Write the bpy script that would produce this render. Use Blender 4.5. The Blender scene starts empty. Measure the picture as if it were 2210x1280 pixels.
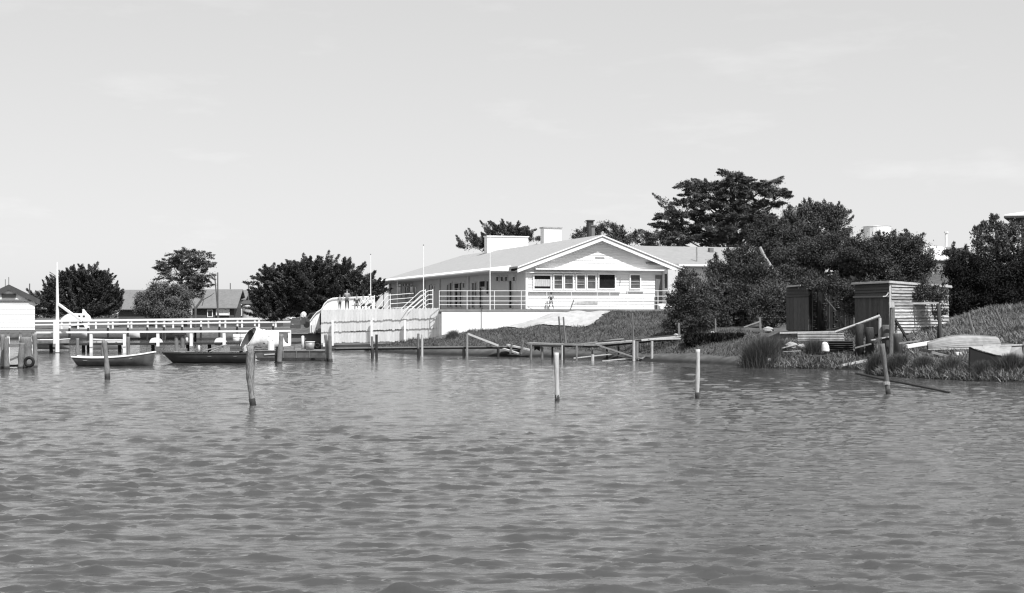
import bpy, math, random
import numpy as np
from mathutils import Vector, Matrix

random.seed(7); RNG = np.random.default_rng(7)
S = bpy.context.scene
COL = S.collection

# ------------------------------------------------------------------ camera
F, HZ, CX, EYE = 3036.0, 680.0, 1105.0, 2.77      # focal length and horizon in photo pixels, eye height in metres
cam = bpy.data.cameras.new('camera'); camo = bpy.data.objects.new('camera', cam); COL.objects.link(camo)
cam.sensor_width = 36; cam.lens = 36 * F / 2210; cam.shift_y = (HZ - 640) / 2210
cam.clip_start = 0.5; cam.clip_end = 9000
camo.location = (0, 0, EYE); camo.rotation_euler = (math.pi / 2, 0, 0)
S.camera = camo

# ------------------------------------------------------------------ light
SUN_AZ, SUN_EL = math.radians(34), math.radians(55)   # azimuth measured from straight behind the camera towards the right
sdir = Vector((math.sin(SUN_AZ) * math.cos(SUN_EL), -math.cos(SUN_AZ) * math.cos(SUN_EL), math.sin(SUN_EL)))
world = bpy.data.worlds.new('World'); S.world = world; world.use_nodes = True
nt = world.node_tree; nt.nodes.clear()
wo = nt.nodes.new('ShaderNodeOutputWorld'); bg = nt.nodes.new('ShaderNodeBackground')
sky = nt.nodes.new('ShaderNodeTexSky'); sky.sky_type = 'NISHITA'; sky.sun_disc = False
sky.sun_elevation = SUN_EL
sky.sun_rotation = math.atan2(sdir.x, sdir.y)
sky.air_density = 1.0; sky.dust_density = 0.8; sky.ozone_density = 1.0
bw = nt.nodes.new('ShaderNodeRGBToBW'); nt.links.new(sky.outputs[0], bw.inputs[0])
tc = nt.nodes.new('ShaderNodeTexCoord'); mp = nt.nodes.new('ShaderNodeMapping')
mp.inputs['Scale'].default_value = (4.2, 4.2, 17); mp.inputs['Location'].default_value = (2.0, 0.3, 3.05)
nt.links.new(tc.outputs['Generated'], mp.inputs[0])
nz = nt.nodes.new('ShaderNodeTexNoise'); nz.inputs['Scale'].default_value = 1.6; nz.inputs['Detail'].default_value = 6; nz.inputs['Roughness'].default_value = .58
nt.links.new(mp.outputs[0], nz.inputs['Vector'])
mr = nt.nodes.new('ShaderNodeMapRange'); mr.inputs['From Min'].default_value = .56; mr.inputs['From Max'].default_value = .80
mr.inputs['To Min'].default_value = 2.28; mr.inputs['To Max'].default_value = 2.58
nt.links.new(nz.outputs['Fac'], mr.inputs['Value'])
gm = nt.nodes.new('ShaderNodeMath'); gm.operation = 'POWER'; gm.inputs[1].default_value = 0.3
nt.links.new(bw.outputs[0], gm.inputs[0])
mu = nt.nodes.new('ShaderNodeMath'); mu.operation = 'MULTIPLY'
nt.links.new(gm.outputs[0], mu.inputs[0]); nt.links.new(mr.outputs[0], mu.inputs[1])
nt.links.new(mu.outputs[0], bg.inputs['Color']); bg.inputs['Strength'].default_value = 0.15
nt.links.new(bg.outputs[0], wo.inputs[0])
sl = bpy.data.lights.new('sun', 'SUN'); sl.energy = 4.2; sl.angle = math.radians(.5); sl.color = (1, 1, 1)
so = bpy.data.objects.new('sun', sl); COL.objects.link(so)
so.rotation_euler = (-sdir).to_track_quat('-Z', 'Y').to_euler(); so.location = (30, -20, 60)
S.view_settings.view_transform = 'Standard'; S.view_settings.look = 'None'
S.view_settings.exposure = 0.5; S.view_settings.gamma = 1.0; S.view_settings.use_curve_mapping = False
S.render.engine = 'CYCLES'; S.cycles.max_bounces = 6; S.cycles.filter_width = 1.25

# ------------------------------------------------------------------ helpers
def P(px, py, d): return np.array(((px - CX) / F * d, d, EYE - (py - HZ) / F * d))
def X(px, d): return (px - CX) / F * d
def Zy(py, d): return EYE - (py - HZ) / F * d
def G(px, d, dz=0): x = X(px, d); return np.array((x, d, zt(x, d) + dz))

def mat(name, val, rough=.8, var=.25, scale=6.0, stretch=(1, 1, 1), bump=0.0, spec=.3, rand=0.0, metal=0.0, dirt=0.0):
    m = bpy.data.materials.new(name); m.use_nodes = True; n = m.node_tree; N = n.nodes; L = n.links
    b = N['Principled BSDF']; b.inputs['Roughness'].default_value = rough
    b.inputs['Specular IOR Level'].default_value = spec; b.inputs['Metallic'].default_value = metal
    t = N.new('ShaderNodeTexCoord'); mpp = N.new('ShaderNodeMapping'); mpp.inputs['Scale'].default_value = stretch
    L.new(t.outputs['Object'], mpp.inputs[0])
    z = N.new('ShaderNodeTexNoise'); z.inputs['Scale'].default_value = scale; z.inputs['Detail'].default_value = 5; z.inputs['Roughness'].default_value = .6
    L.new(mpp.outputs[0], z.inputs['Vector'])
    r = N.new('ShaderNodeMapRange'); r.inputs['From Min'].default_value = .3; r.inputs['From Max'].default_value = .7
    r.inputs['To Min'].default_value = val * (1 - var); r.inputs['To Max'].default_value = val * (1 + var)
    L.new(z.outputs['Fac'], r.inputs['Value']); out = r.outputs[0]
    if dirt:
        z2 = N.new('ShaderNodeTexNoise'); z2.inputs['Scale'].default_value = .9; z2.inputs['Detail'].default_value = 8; z2.inputs['Roughness'].default_value = .7
        L.new(mpp.outputs[0], z2.inputs['Vector'])
        r2 = N.new('ShaderNodeMapRange'); r2.inputs['From Min'].default_value = .5; r2.inputs['From Max'].default_value = .75
        r2.inputs['To Min'].default_value = 1; r2.inputs['To Max'].default_value = 1 - dirt
        L.new(z2.outputs['Fac'], r2.inputs['Value'])
        mm = N.new('ShaderNodeMath'); mm.operation = 'MULTIPLY'; L.new(out, mm.inputs[0]); L.new(r2.outputs[0], mm.inputs[1]); out = mm.outputs[0]
    if rand:
        oi = N.new('ShaderNodeObjectInfo'); r3 = N.new('ShaderNodeMapRange')
        r3.inputs['To Min'].default_value = 1 - rand; r3.inputs['To Max'].default_value = 1 + rand
        L.new(oi.outputs['Random'], r3.inputs['Value'])
        mm = N.new('ShaderNodeMath'); mm.operation = 'MULTIPLY'; L.new(out, mm.inputs[0]); L.new(r3.outputs[0], mm.inputs[1]); out = mm.outputs[0]
    L.new(out, b.inputs['Base Color'])
    if bump:
        bp = N.new('ShaderNodeBump'); bp.inputs['Strength'].default_value = bump; bp.inputs['Distance'].default_value = .05
        L.new(z.outputs['Fac'], bp.inputs['Height']); L.new(bp.outputs[0], b.inputs['Normal'])
    return m

def leafmat(name, val, var=.5):
    m = bpy.data.materials.new(name); m.use_nodes = True; N = m.node_tree.nodes; L = m.node_tree.links
    b = N['Principled BSDF']; b.inputs['Roughness'].default_value = .8; b.inputs['Specular IOR Level'].default_value = .08
    a = N.new('ShaderNodeAttribute'); a.attribute_name = 'tone'
    r = N.new('ShaderNodeMapRange'); r.inputs['To Min'].default_value = val * (1 - var); r.inputs['To Max'].default_value = val * (1 + var)
    L.new(a.outputs['Fac'], r.inputs['Value']); L.new(r.outputs[0], b.inputs['Base Color'])
    return m

M = dict(
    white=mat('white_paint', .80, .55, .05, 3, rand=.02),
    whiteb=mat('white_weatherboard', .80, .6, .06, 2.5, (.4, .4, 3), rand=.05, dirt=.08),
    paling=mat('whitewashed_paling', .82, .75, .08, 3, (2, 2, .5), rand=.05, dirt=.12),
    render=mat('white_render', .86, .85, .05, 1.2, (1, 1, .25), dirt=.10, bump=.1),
    shadewall=mat('shaded_wall', .58, .7, .06, 2, rand=.04),  # wall tone darkened to stand for shade on side wall, soffits and porch
    roof=mat('roof_sheet', .34, .7, .08, 3, (1, 1, 1), dirt=.08),
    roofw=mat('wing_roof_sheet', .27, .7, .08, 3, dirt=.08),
    roofh=mat('house_roof', .17, .8, .12, 3, dirt=.2),
    roofd=mat('dark_roof', .07, .8, .2, 3),
    glass=mat('dark_glass', .02, .12, .3, 2, spec=.5),
    glassg=mat('blind_glass', .10, .2, .3, 3, spec=.5),
    curtain=mat('curtain', .45, .9, .25, 9, (3, 3, .3)),
    grey=mat('weathered_timber', .17, .9, .35, 9, (4, 4, .6), bump=.4, rand=.18),
    greyh=mat('weathered_plank', .22, .9, .3, 9, (.6, 4, 4), bump=.4, rand=.2),
    postw=mat('weathered_pile', .22, .9, .75, 5, (7, 7, .9), bump=.8),
    pale=mat('bleached_timber', .48, .85, .22, 8, (3, 3, .5), bump=.5, dirt=.3),
    dark=mat('tarred_timber', .035, .8, .4, 7, (3, 3, .7), rand=.2),
    brown=mat('dark_board', .085, .85, .3, 8, (5, 5, .5), rand=.22),
    slab=mat('slab_board', .36, .85, .55, 4, (.5, .5, 6), bump=.5, rand=.38, dirt=.65),
    hull=mat('dark_hull', .045, .45, .3, 2, spec=.4),
    hullg=mat('grey_hull', .10, .6, .3, 3, dirt=.4),
    hullp=mat('pale_hull', .27, .8, .2, 3, dirt=.35, rand=.12),
    canvas=mat('canvas', .76, .9, .06, 3, bump=.5),
    shade_lining=mat('shaded_lining', .07, .9, .1, 3),  # inner skin coloured dark to carry the shade inside the hood
    metal=mat('galvanised', .35, .5, .25, 4, metal=.2, rand=.1),
    black=mat('black_rubber', .015, .7, .2, 5),
    brick=mat('dark_brick', .06, .9, .3, 10),
    concrete=mat('concrete', .24, .9, .15, 2, dirt=.3),
    brickl=mat('grey_concrete', .16, .9, .12, 2, dirt=.2),
    road=mat('pale_gravel', .46, .95, .15, 3),
    sand=mat('pale_sand', .40, .95, .16, 2.5, dirt=.25, bump=.3),
    bark=mat('bark', .10, .95, .3, 6, (3, 3, .5), bump=.4),
    barkl=mat('pale_bark', .32, .9, .3, 6, (3, 3, .5)),
    skin=mat('skin', .32, .7, .05), shirtw=mat('pale_cloth', .62, .9, .06), shirtd=mat('dark_cloth', .06, .9, .1), shirtg=mat('grey_cloth', .22, .9, .1),
    stone=mat('pale_stone', .36, .9, .2, 5, bump=.4),
    rust=mat('dark_corrugated', .022, .6, .3, 5),
    iron=mat('pale_corrugated', .42, .6, .35, 3, rand=.1),
    lf_black=leafmat('leaf_black', .022, .6), lf_dark=leafmat('leaf_dark', .066, .6), lf_mid=leafmat('leaf_mid', .085, .5), lf_light=leafmat('leaf_light', .12, .5),
    reed=leafmat('reed', .095, .75), grassb=leafmat('grass_blade', .17, .6), grassd=leafmat('grass_blade_dark', .10, .55),
)

OFF = {}
class MB:
    def __init__(s): s.v = []; s.f = []
    def add(s, V, Fc):
        o = len(s.v); s.v += [tuple(map(float, p)) for p in V]; s.f += [tuple(i + o for i in q) for q in Fc]; return s
    def box(s, c, size, R=None):
        c = np.array(c, float); h = np.array(size, float) / 2; R = np.eye(3) if R is None else R
        V = [c + R @ (h * np.array(k)) for k in ((-1,-1,-1),(1,-1,-1),(1,1,-1),(-1,1,-1),(-1,-1,1),(1,-1,1),(1,1,1),(-1,1,1))]
        return s.add(V, ((0,3,2,1),(4,5,6,7),(0,1,5,4),(1,2,6,5),(2,3,7,6),(3,0,4,7)))
    def beam(s, a, b, w, h, up=(0, 0, 1)):
        a = np.array(a, float); b = np.array(b, float); L = np.linalg.norm(b - a); x = (b - a) / L
        up = np.array(up, float)
        if abs(x @ up) > .98: up = np.array((0, 1., 0))
        y = np.cross(up, x); y /= np.linalg.norm(y); z = np.cross(x, y)
        return s.box((a + b) / 2, (L, w, h), np.stack([x, y, z], 1))
    def tube(s, pts, rad, n=8, jit=0.0, squash=1.0):
        pts = [np.array(p, float) for p in pts]; m = len(pts)
        if np.isscalar(rad): rad = [rad] * m
        V = []; Fc = []
        for i, p in enumerate(pts):
            t = pts[min(i + 1, m - 1)] - pts[max(i - 1, 0)]; t = t / (np.linalg.norm(t) + 1e-9)
            u = np.cross(t, (0, 1, 0.0)) if abs(t[1]) < .9 else np.cross(t, (0, 0, 1.0)); u /= np.linalg.norm(u); w = np.cross(t, u)
            for k in range(n):
                a = 2 * math.pi * k / n; r = rad[i] * (1 + jit * random.uniform(-1, 1))
                V.append(p + u * math.cos(a) * r + w * math.sin(a) * r * squash)
        for i in range(m - 1):
            for k in range(n):
                Fc.append((i*n+k, i*n+(k+1)%n, (i+1)*n+(k+1)%n, (i+1)*n+k))
        Fc.append(tuple(range(n))[::-1]); Fc.append(tuple((m-1)*n+k for k in range(n)))
        return s.add(V, Fc)
    def prism(s, pts, vec):
        n = len(pts); V = [np.array(p, float) for p in pts] + [np.array(p, float) + np.array(vec, float) for p in pts]
        return s.add(V, [tuple(range(n)), tuple(range(2*n-1, n-1, -1))] + [(i, (i+1) % n + 0, (i+1) % n + n, i + n)[::-1] for i in range(n)])
    def grid(s, A):
        A = np.asarray(A); r, c = A.shape[:2]
        return s.add(A.reshape(-1, 3), [(i*c+j, i*c+j+1, (i+1)*c+j+1, (i+1)*c+j) for i in range(r-1) for j in range(c-1)])
    def ball(s, c, r, n=10, m=7, jit=0):
        c = np.array(c, float); r = np.array(r if not np.isscalar(r) else (r, r, r), float); V = []; Fc = []
        for i in range(m + 1):
            t = math.pi * i / m
            for k in range(n):
                a = 2*math.pi*k/n; q = 1 + jit*random.uniform(-1, 1)
                V.append(c + r * q * np.array((math.sin(t)*math.cos(a), math.sin(t)*math.sin(a), math.cos(t))))
        for i in range(m):
            for k in range(n): Fc.append((i*n+k, (i+1)*n+k, (i+1)*n+(k+1)%n, i*n+(k+1)%n))
        return s.add(V, Fc)
    def build(s, name, m, parent=None, smooth=False):
        me = bpy.data.meshes.new(name); V = np.array(s.v)
        off = OFF[parent.name] if parent else np.array((V[:, 0].mean(), V[:, 1].mean(), V[:, 2].min()))
        me.from_pydata((V - off).tolist(), [], s.f); me.materials.append(M[m] if isinstance(m, str) else m)
        if smooth: me.polygons.foreach_set('use_smooth', [True] * len(me.polygons))
        o = bpy.data.objects.new(name, me); COL.objects.link(o)
        OFF[o.name] = off
        if parent: o.parent = parent
        else: o.location = off
        return o

def tag(o, label=None, cat=None, group=None, kind=None):
    if label: o['label'] = label
    if cat: o['category'] = cat
    if group: o['group'] = group
    if kind: o['kind'] = kind
    return o
def thing(name, loc, label, cat, group=None):
    o = bpy.data.objects.new(name, None); COL.objects.link(o); o.empty_display_size = .2
    o.location = tuple(map(float, loc)); OFF[o.name] = np.array(loc, float)
    return tag(o, label, cat, group)
def piece(o, loc):                      # a further piece sharing o's mesh, moved by loc
    c = o.copy(); COL.objects.link(c); c.location = Vector(o.location) + Vector(tuple(map(float, loc))); OFF[c.name] = OFF[o.name]; return c
def dup(root, loc, label, group=None):
    r = root.copy(); COL.objects.link(r); r.location = tuple(map(float, loc)); r['label'] = label
    if group: r['group'] = group
    OFF[r.name] = np.array(loc, float)
    for ch in [c for c in root.children]:
        c = ch.copy(); COL.objects.link(c); c.parent = r
        for g in [q for q in ch.children]:
            e = g.copy(); COL.objects.link(e); e.parent = c
    return r
def fastmesh(name, V, Fq, m, parent=None, tone=None, smooth=False, loc=None):
    V = np.asarray(V, float); off = OFF[parent.name] if parent else (np.array(loc, float) if loc is not None else np.zeros(3))
    me = bpy.data.meshes.new(name); Fq = np.asarray(Fq); nf, k = Fq.shape
    me.vertices.add(len(V)); me.vertices.foreach_set('co', (V - off).astype(np.float32).ravel())
    me.loops.add(nf * k); me.loops.foreach_set('vertex_index', Fq.astype(np.int32).ravel())
    me.polygons.add(nf); me.polygons.foreach_set('loop_start', np.arange(0, nf * k, k, dtype=np.int32))
    if smooth: me.polygons.foreach_set('use_smooth', np.ones(nf, bool))
    if tone is not None:
        a = me.attributes.new('tone', 'FLOAT', 'FACE'); a.data.foreach_set('value', np.asarray(tone, np.float32))
    me.update(calc_edges=True); me.materials.append(M[m] if isinstance(m, str) else m)
    o = bpy.data.objects.new(name, me); COL.objects.link(o); OFF[o.name] = off
    if parent: o.parent = parent
    else: o.location = tuple(off)
    return o

# ------------------------------------------------------------------ terrain function
SHORE = [(2600,57),(2300,57),(2210,58),(2100,59),(1980,61.5),(1895,64),(1868,68),(1862,71),(1800,71.5),(1720,72.5),(1640,73),(1596,76),(1540,79.5),(1450,82),(1400,84),(1330,87.5),(1240,91),(1160,92.5),(1100,93.5),(1040,95),(1000,96),(900,99),(830,105),(780,110),(745,116),(640,118),(625,119),(622,152),(600,158),(300,160),(-300,162),(-2500,170)]
SH = np.array([(X(p, d), d) for p, d in SHORE])
LANDP = np.vstack([SH, [(-600, 4000), (600, 4000), (600, 57)]])
HP = [(950,104,1.25),(1050,104,1.55),(1130,104,1.95),(1160,103.4,2.6),(1200,103.6,3.0),(1250,103.6,3.05),(1300,103.8,3.02),(1200,100.3,1.95),(1250,99.5,1.8),(1120,101.5,1.6),(1330,104,2.95),(1400,103,2.95),(1450,103,3.05),(1440,92,1.75),(1380,95,1.7),(1600,86,1.95),(1700,80,2.1),(1850,78,2.15),(1985,77,2.05),(1760,75,1.15),(1690,77,1.5),(2070,72,1.9),
      (2210,79,3.15),(2140,76,2.5),(2210,70,2.25),(2140,66,1.5),(2320,80,3.9),(2050,65,1.15),(1900,69,.9),(1930,72,1.75),(2210,63,1.1),(2300,63,1.3),
      (1800,100,4),(2000,98,4.4),(2200,100,5.6),(2050,130,6.6),(1850,130,6.5),(2350,110,7),(1500,115,3.1),(1300,120,3.1),(1100,130,2.6),(900,140,2.4),(760,125,1.2),(850,116,1.1),(700,140,1.3),(500,170,1.2),(100,170,1.1),(300,200,1.3),(1500,165,4),(1900,190,7),(-200,200,1.1),(650,122,1.25),(690,121,1.25),(800,113,.8),(900,107,.9),(300,400,2),(1100,400,4),(2000,400,6),(-800,900,2),(1100,1500,2),(3000,1500,4)]
HC = np.array([(X(p, d), d, z) for p, d, z in HP])
def inside(px, py, poly):
    r = np.zeros(px.shape, bool); n = len(poly); j = n - 1
    for i in range(n):
        xi, yi = poly[i]; xj, yj = poly[j]
        if yi != yj:
            c = ((yi > py) != (yj > py)) & (px < (xj - xi) * (py - yi) / (yj - yi) + xi); r ^= c
        j = i
    return r
def zterr(x, y):
    x = np.asarray(x, float); y = np.asarray(y, float); sh = x.shape; x = x.ravel(); y = y.ravel()
    dm = np.full(x.shape, 1e9)
    for (a, b) in zip(SH[:-1], SH[1:]):
        e = b - a; t = np.clip(((x - a[0]) * e[0] + (y - a[1]) * e[1]) / (e @ e), 0, 1)
        dm = np.minimum(dm, np.hypot(x - a[0] - t * e[0], y - a[1] - t * e[1]))
    ins = inside(x, y, LANDP)
    num = np.zeros(x.shape); den = np.zeros(x.shape)
    for hx, hy, hz in HC:
        w = 1 / (((x - hx) ** 2 + ((y - hy) * .8) ** 2) + .6) ** 1.5; num += w * hz; den += w
    h = num / den
    lump = .05 * np.sin(x * 1.7 + 1) * np.sin(y * 1.3) + .04 * np.sin(x * 3.1 + y * 2.3)
    edge = .16 * np.clip(dm / .4, 0, 1) + .27 * dm
    z = np.where(ins, np.minimum(h, edge) + lump * np.clip(dm / 2, 0, 1), -np.minimum(1.6, .10 + .35 * dm))
    return z.reshape(sh)
def zt(x, y): return float(zterr(np.array([x]), np.array([y]))[0])

# ------------------------------------------------------------------ land
xs = np.concatenate([[-1500,-700,-350,-200,-140,-110], np.arange(-92, 70, .55), [75,85,100,140,220,400,800,1500]])
ys = np.concatenate([np.arange(53, 125, .45), np.arange(125, 215, 1.2), [220,235,260,300,380,500,800,1300,2200,3900]])
gx, gy = np.meshgrid(xs, ys); gz = zterr(gx, gy)
r_, c_ = gx.shape; idx = np.arange(r_ * c_).reshape(r_, c_)
quads = np.stack([idx[:-1, :-1], idx[:-1, 1:], idx[1:, 1:], idx[1:, :-1]], -1).reshape(-1, 4)
keep = (gz.ravel()[quads].max(1) > -1.4)
def groundmat():
    m = mat('grass_ground', .085, .95, .45, 1.4, (1, 1, 1), bump=.6, dirt=.3); N = m.node_tree.nodes; L = m.node_tree.links
    b = N['Principled BSDF']; src = b.inputs['Base Color'].links[0].from_socket
    g = N.new('ShaderNodeNewGeometry'); sx = N.new('ShaderNodeSeparateXYZ'); L.new(g.outputs['Position'], sx.inputs[0])
    r = N.new('ShaderNodeMapRange'); r.inputs['From Min'].default_value = .10; r.inputs['From Max'].default_value = .34; r.inputs['To Min'].default_value = .22; r.inputs['To Max'].default_value = 1
    L.new(sx.outputs['Z'], r.inputs['Value']); mm = N.new('ShaderNodeMath'); mm.operation = 'MULTIPLY'; L.new(src, mm.inputs[0]); L.new(r.outputs[0], mm.inputs[1]); L.new(mm.outputs[0], b.inputs['Base Color']); return m
land = fastmesh('ground', np.stack([gx.ravel(), gy.ravel(), gz.ravel()], 1), quads[keep], groundmat(), smooth=True)
tag(land, kind='structure')
# lake bed
MB().add([(-1500,-60,-1.75),(1500,-60,-1.75),(1500,170,-1.75),(-1500,170,-1.75)], [(0,1,2,3)]).build('lake_bed', 'dark')['kind'] = 'structure'

# ------------------------------------------------------------------ water
def watermat():
    m = bpy.data.materials.new('water'); m.use_nodes = True; N = m.node_tree.nodes; L = m.node_tree.links
    b = N['Principled BSDF']; b.inputs['Base Color'].default_value = (.058, .058, .058, 1); b.inputs['Roughness'].default_value = .05
    b.inputs['IOR'].default_value = 1.33
    t = N.new('ShaderNodeTexCoord'); hs = []
    for sc, st in ((1.0, (2.6, 7, 1)), (1.0, (9, 24, 1))):
        q = N.new('ShaderNodeMapping'); q.inputs['Scale'].default_value = st; L.new(t.outputs['Object'], q.inputs[0])
        z = N.new('ShaderNodeTexNoise'); z.inputs['Scale'].default_value = sc; z.inputs['Detail'].default_value = 3; z.inputs['Roughness'].default_value = .55
        L.new(q.outputs[0], z.inputs['Vector']); hs.append(z)
    b1 = N.new('ShaderNodeBump'); b1.inputs['Strength'].default_value = 1; b1.inputs['Distance'].default_value = .010; L.new(hs[0].outputs['Fac'], b1.inputs['Height'])
    b2 = N.new('ShaderNodeBump'); b2.inputs['Strength'].default_value = 1; b2.inputs['Distance'].default_value = .005; L.new(hs[1].outputs['Fac'], b2.inputs['Height'])
    L.new(b1.outputs[0], b2.inputs['Normal']); L.new(b2.outputs[0], b.inputs['Normal'])
    return m
NR, NC = 1180, 420
yy = np.concatenate([[-60, -20, 0], np.geomspace(8, 175, NR)])
cc = np.concatenate([[-1.5], np.linspace(-1, 1, NC), [1.5]])
wx = np.zeros((len(yy), len(cc))); wy = np.repeat(yy[:, None], len(cc), 1)
for i, y in enumerate(yy):
    half = max(y, 5) * .46 + 4; wx[i] = cc * half
    wx[i, 0] = -1500; wx[i, -1] = 1500
spy = np.gradient(yy)[:, None]
wz = np.zeros_like(wx)
def envelope(n, l0, l1):
    e = np.zeros_like(wx)
    for _ in range(n):
        l = RNG.uniform(l0, l1); a = RNG.normal(0, .75); p = 2*math.pi/l
        e += np.sin(p*math.sin(a)*.45*wx + p*math.cos(a)*wy + RNG.uniform(0, 6.28))
    e /= math.sqrt(n/2); return np.clip((e - .15)/1.5, 0, 1.3)
ENV = [.15 + 1.9*envelope(18, .26, .95) for _ in range(3)]
for k in range(150):
    lam = math.exp(RNG.uniform(math.log(.10), math.log(1.1)))
    ang = RNG.normal(0.05, .40 if lam < .6 else .24); kx = 2*math.pi/lam*math.sin(ang); ky = 2*math.pi/lam*math.cos(ang)
    slope = .068 * (1.0 if lam < .32 else .55 if lam < .6 else .26)
    amp = slope * lam / (2*math.pi) * RNG.uniform(.6, 1.3)
    fade = np.clip((lam - 2.2*spy) / (lam*.6), 0, 1)
    ph = kx*wx + ky*wy + RNG.uniform(0, 6.28)
    ph = ph + .3*np.sin(ph*.37 + RNG.uniform(0, 6)); wz += amp * fade * ENV[k % 3] * (np.sin(ph) + .34*np.sin(2*ph) + .10*np.sin(3*ph))
gust = .85 + .40*np.sin(wx*.21 + 1.3*np.sin(wy*.13)) * np.sin(wy*.17 + .8*np.sin(wx*.11+2))
wz *= gust
wz[:, 0] = 0; wz[:, -1] = 0; wz[:3] = 0
r_, c_ = wx.shape; idx = np.arange(r_*c_).reshape(r_, c_)
quads = np.stack([idx[:-1, :-1], idx[:-1, 1:], idx[1:, 1:], idx[1:, :-1]], -1).reshape(-1, 4)
tag(fastmesh('lake_water', np.stack([wx.ravel(), wy.ravel(), wz.ravel()], 1), quads, watermat(), smooth=True), kind='structure')

# sand patch and gravel ramp draped over the ground
def drape(name, outline, m, dz=.05, step=.5, kindv='structure'):
    pts = np.array([(X(p, d), d) for p, d in outline])
    mn = pts.min(0); mx = pts.max(0)
    ax = np.arange(mn[0], mx[0], step); ay = np.arange(mn[1], mx[1], step); qx, qy = np.meshgrid(ax, ay)
    qx = qx + .12*np.sin(qy*5); ins = inside(qx.ravel(), qy.ravel(), pts).reshape(qx.shape)
    z = zterr(qx, qy) + dz; ix = np.arange(qx.size).reshape(qx.shape)
    q = np.stack([ix[:-1,:-1], ix[:-1,1:], ix[1:,1:], ix[1:,:-1]], -1).reshape(-1,4)
    q = q[ins.ravel()[q].sum(1) >= 3]
    o = fastmesh(name, np.stack([qx.ravel(), qy.ravel(), z.ravel()], 1), q, m, smooth=True); tag(o, kind=kindv); return o
drape('sand_bank', [(1085,103.9),(1092,102.6),(1130,101.8),(1165,100.6),(1200,99.6),(1240,99.0),(1268,99.6),(1295,101),(1316,102.6),(1318,103.9)], 'sand', .07, .22)
drape('gravel_ramp', [(622,119.4),(694,119.4),(694,150),(622,150)], 'road', .06, .6)

# ------------------------------------------------------------------ club building (own axes u along the gable front, v to the back)
TH = math.radians(18); CU = np.array((math.cos(TH), math.sin(TH), 0)); CV = np.array((-math.sin(TH), math.cos(TH), 0)); CZ = np.array((0, 0, 1.))
X0, D0, DECK = 1.05, 106.0, 3.2
RB = np.stack([CU, CV, CZ], 1)
def B(u, v, z): return np.array((X0, D0, 0)) + CU*u + CV*v + CZ*z
def u_of(px, v=0.0):
    t = (px - CX)/F; bx, by = X0 - CV[1]*0 + CV[0]*v, D0 + CV[1]*v
    return (t*by - bx) / (CU[0] - t*CU[1])
def v_of(px, u=0.0):
    t = (px - CX)/F; bx, by = X0 + CU[0]*u, D0 + CU[1]*u
    return (t*by - bx) / (CV[0] - t*CV[1])
def zb(py, u, v): return EYE - (py - HZ)/F * (D0 + CU[1]*u + CV[1]*v)
bld = thing('clubhouse', B(6, 10, DECK), 'long white weatherboard clubhouse with gabled front and grey roof on the terrace', 'building')
W_, AP, VE = 11.9, 5.96, 46.0
EZ, AZ = 6.42, 8.90
SLP = (AZ - EZ) / (AP + .85)
def zroof(u): return AZ - SLP*abs(u - AP)
# core walls
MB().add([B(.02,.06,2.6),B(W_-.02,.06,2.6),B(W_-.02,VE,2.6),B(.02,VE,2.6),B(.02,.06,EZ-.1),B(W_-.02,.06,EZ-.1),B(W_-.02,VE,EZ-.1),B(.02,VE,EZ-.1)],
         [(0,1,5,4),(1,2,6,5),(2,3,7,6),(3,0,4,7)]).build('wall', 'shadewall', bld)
MB().prism([B(.02,.06,EZ-.12),B(W_-.02,.06,EZ-.12),B(W_-.02,.06,zroof(W_)-.12),B(AP,.06,AZ-.16),B(.02,.06,zroof(0)-.12)], CV*.15).build('gable_wall', 'whiteb', bld)
# weatherboards on the gable front, one by one
bh = .205; z = DECK + .02; k = 0
while z < AZ - .5:
    zt_ = z + bh
    if z < EZ - .3: u0, u1 = 0, W_
    else: u0 = max(0, AP - (AZ - .22 - zt_)/SLP); u1 = min(W_, AP + (AZ - .22 - zt_)/SLP)
    if u1 - u0 > .3:
        b = MB(); j = random.uniform(-.004, .004)
        b.add([B(u0,.055,z),B(u1,.055,z),B(u1,.055,zt_),B(u0,.055,zt_),B(u0,-.028+j,z),B(u1,-.028+j,z),B(u1,.012,zt_-.004),B(u0,.012,zt_-.004)],
              ((0,1,2,3),(4,7,6,5),(0,4,5,1),(3,2,6,7),(0,3,7,4),(1,5,6,2)))
        b.build('weatherboard', 'whiteb', bld)
    z = zt_ + .002
# corner boards
for uu in (-.03, W_-.1):
    MB().box(B(uu+.06,-.01,(DECK+EZ)/2), (.14,.12,EZ-DECK-.1), RB).build('corner_board', 'white', bld)
# soffit ledge across the front
MB().box(B(AP+.15,-.26,6.24), (W_-.9,.52,.10), RB).build('ledge', 'white', bld)
MB().box(B(2.2,-.16,5.98), (4.6,.30,.06), RB).build('window_hood', 'white', bld)
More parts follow.
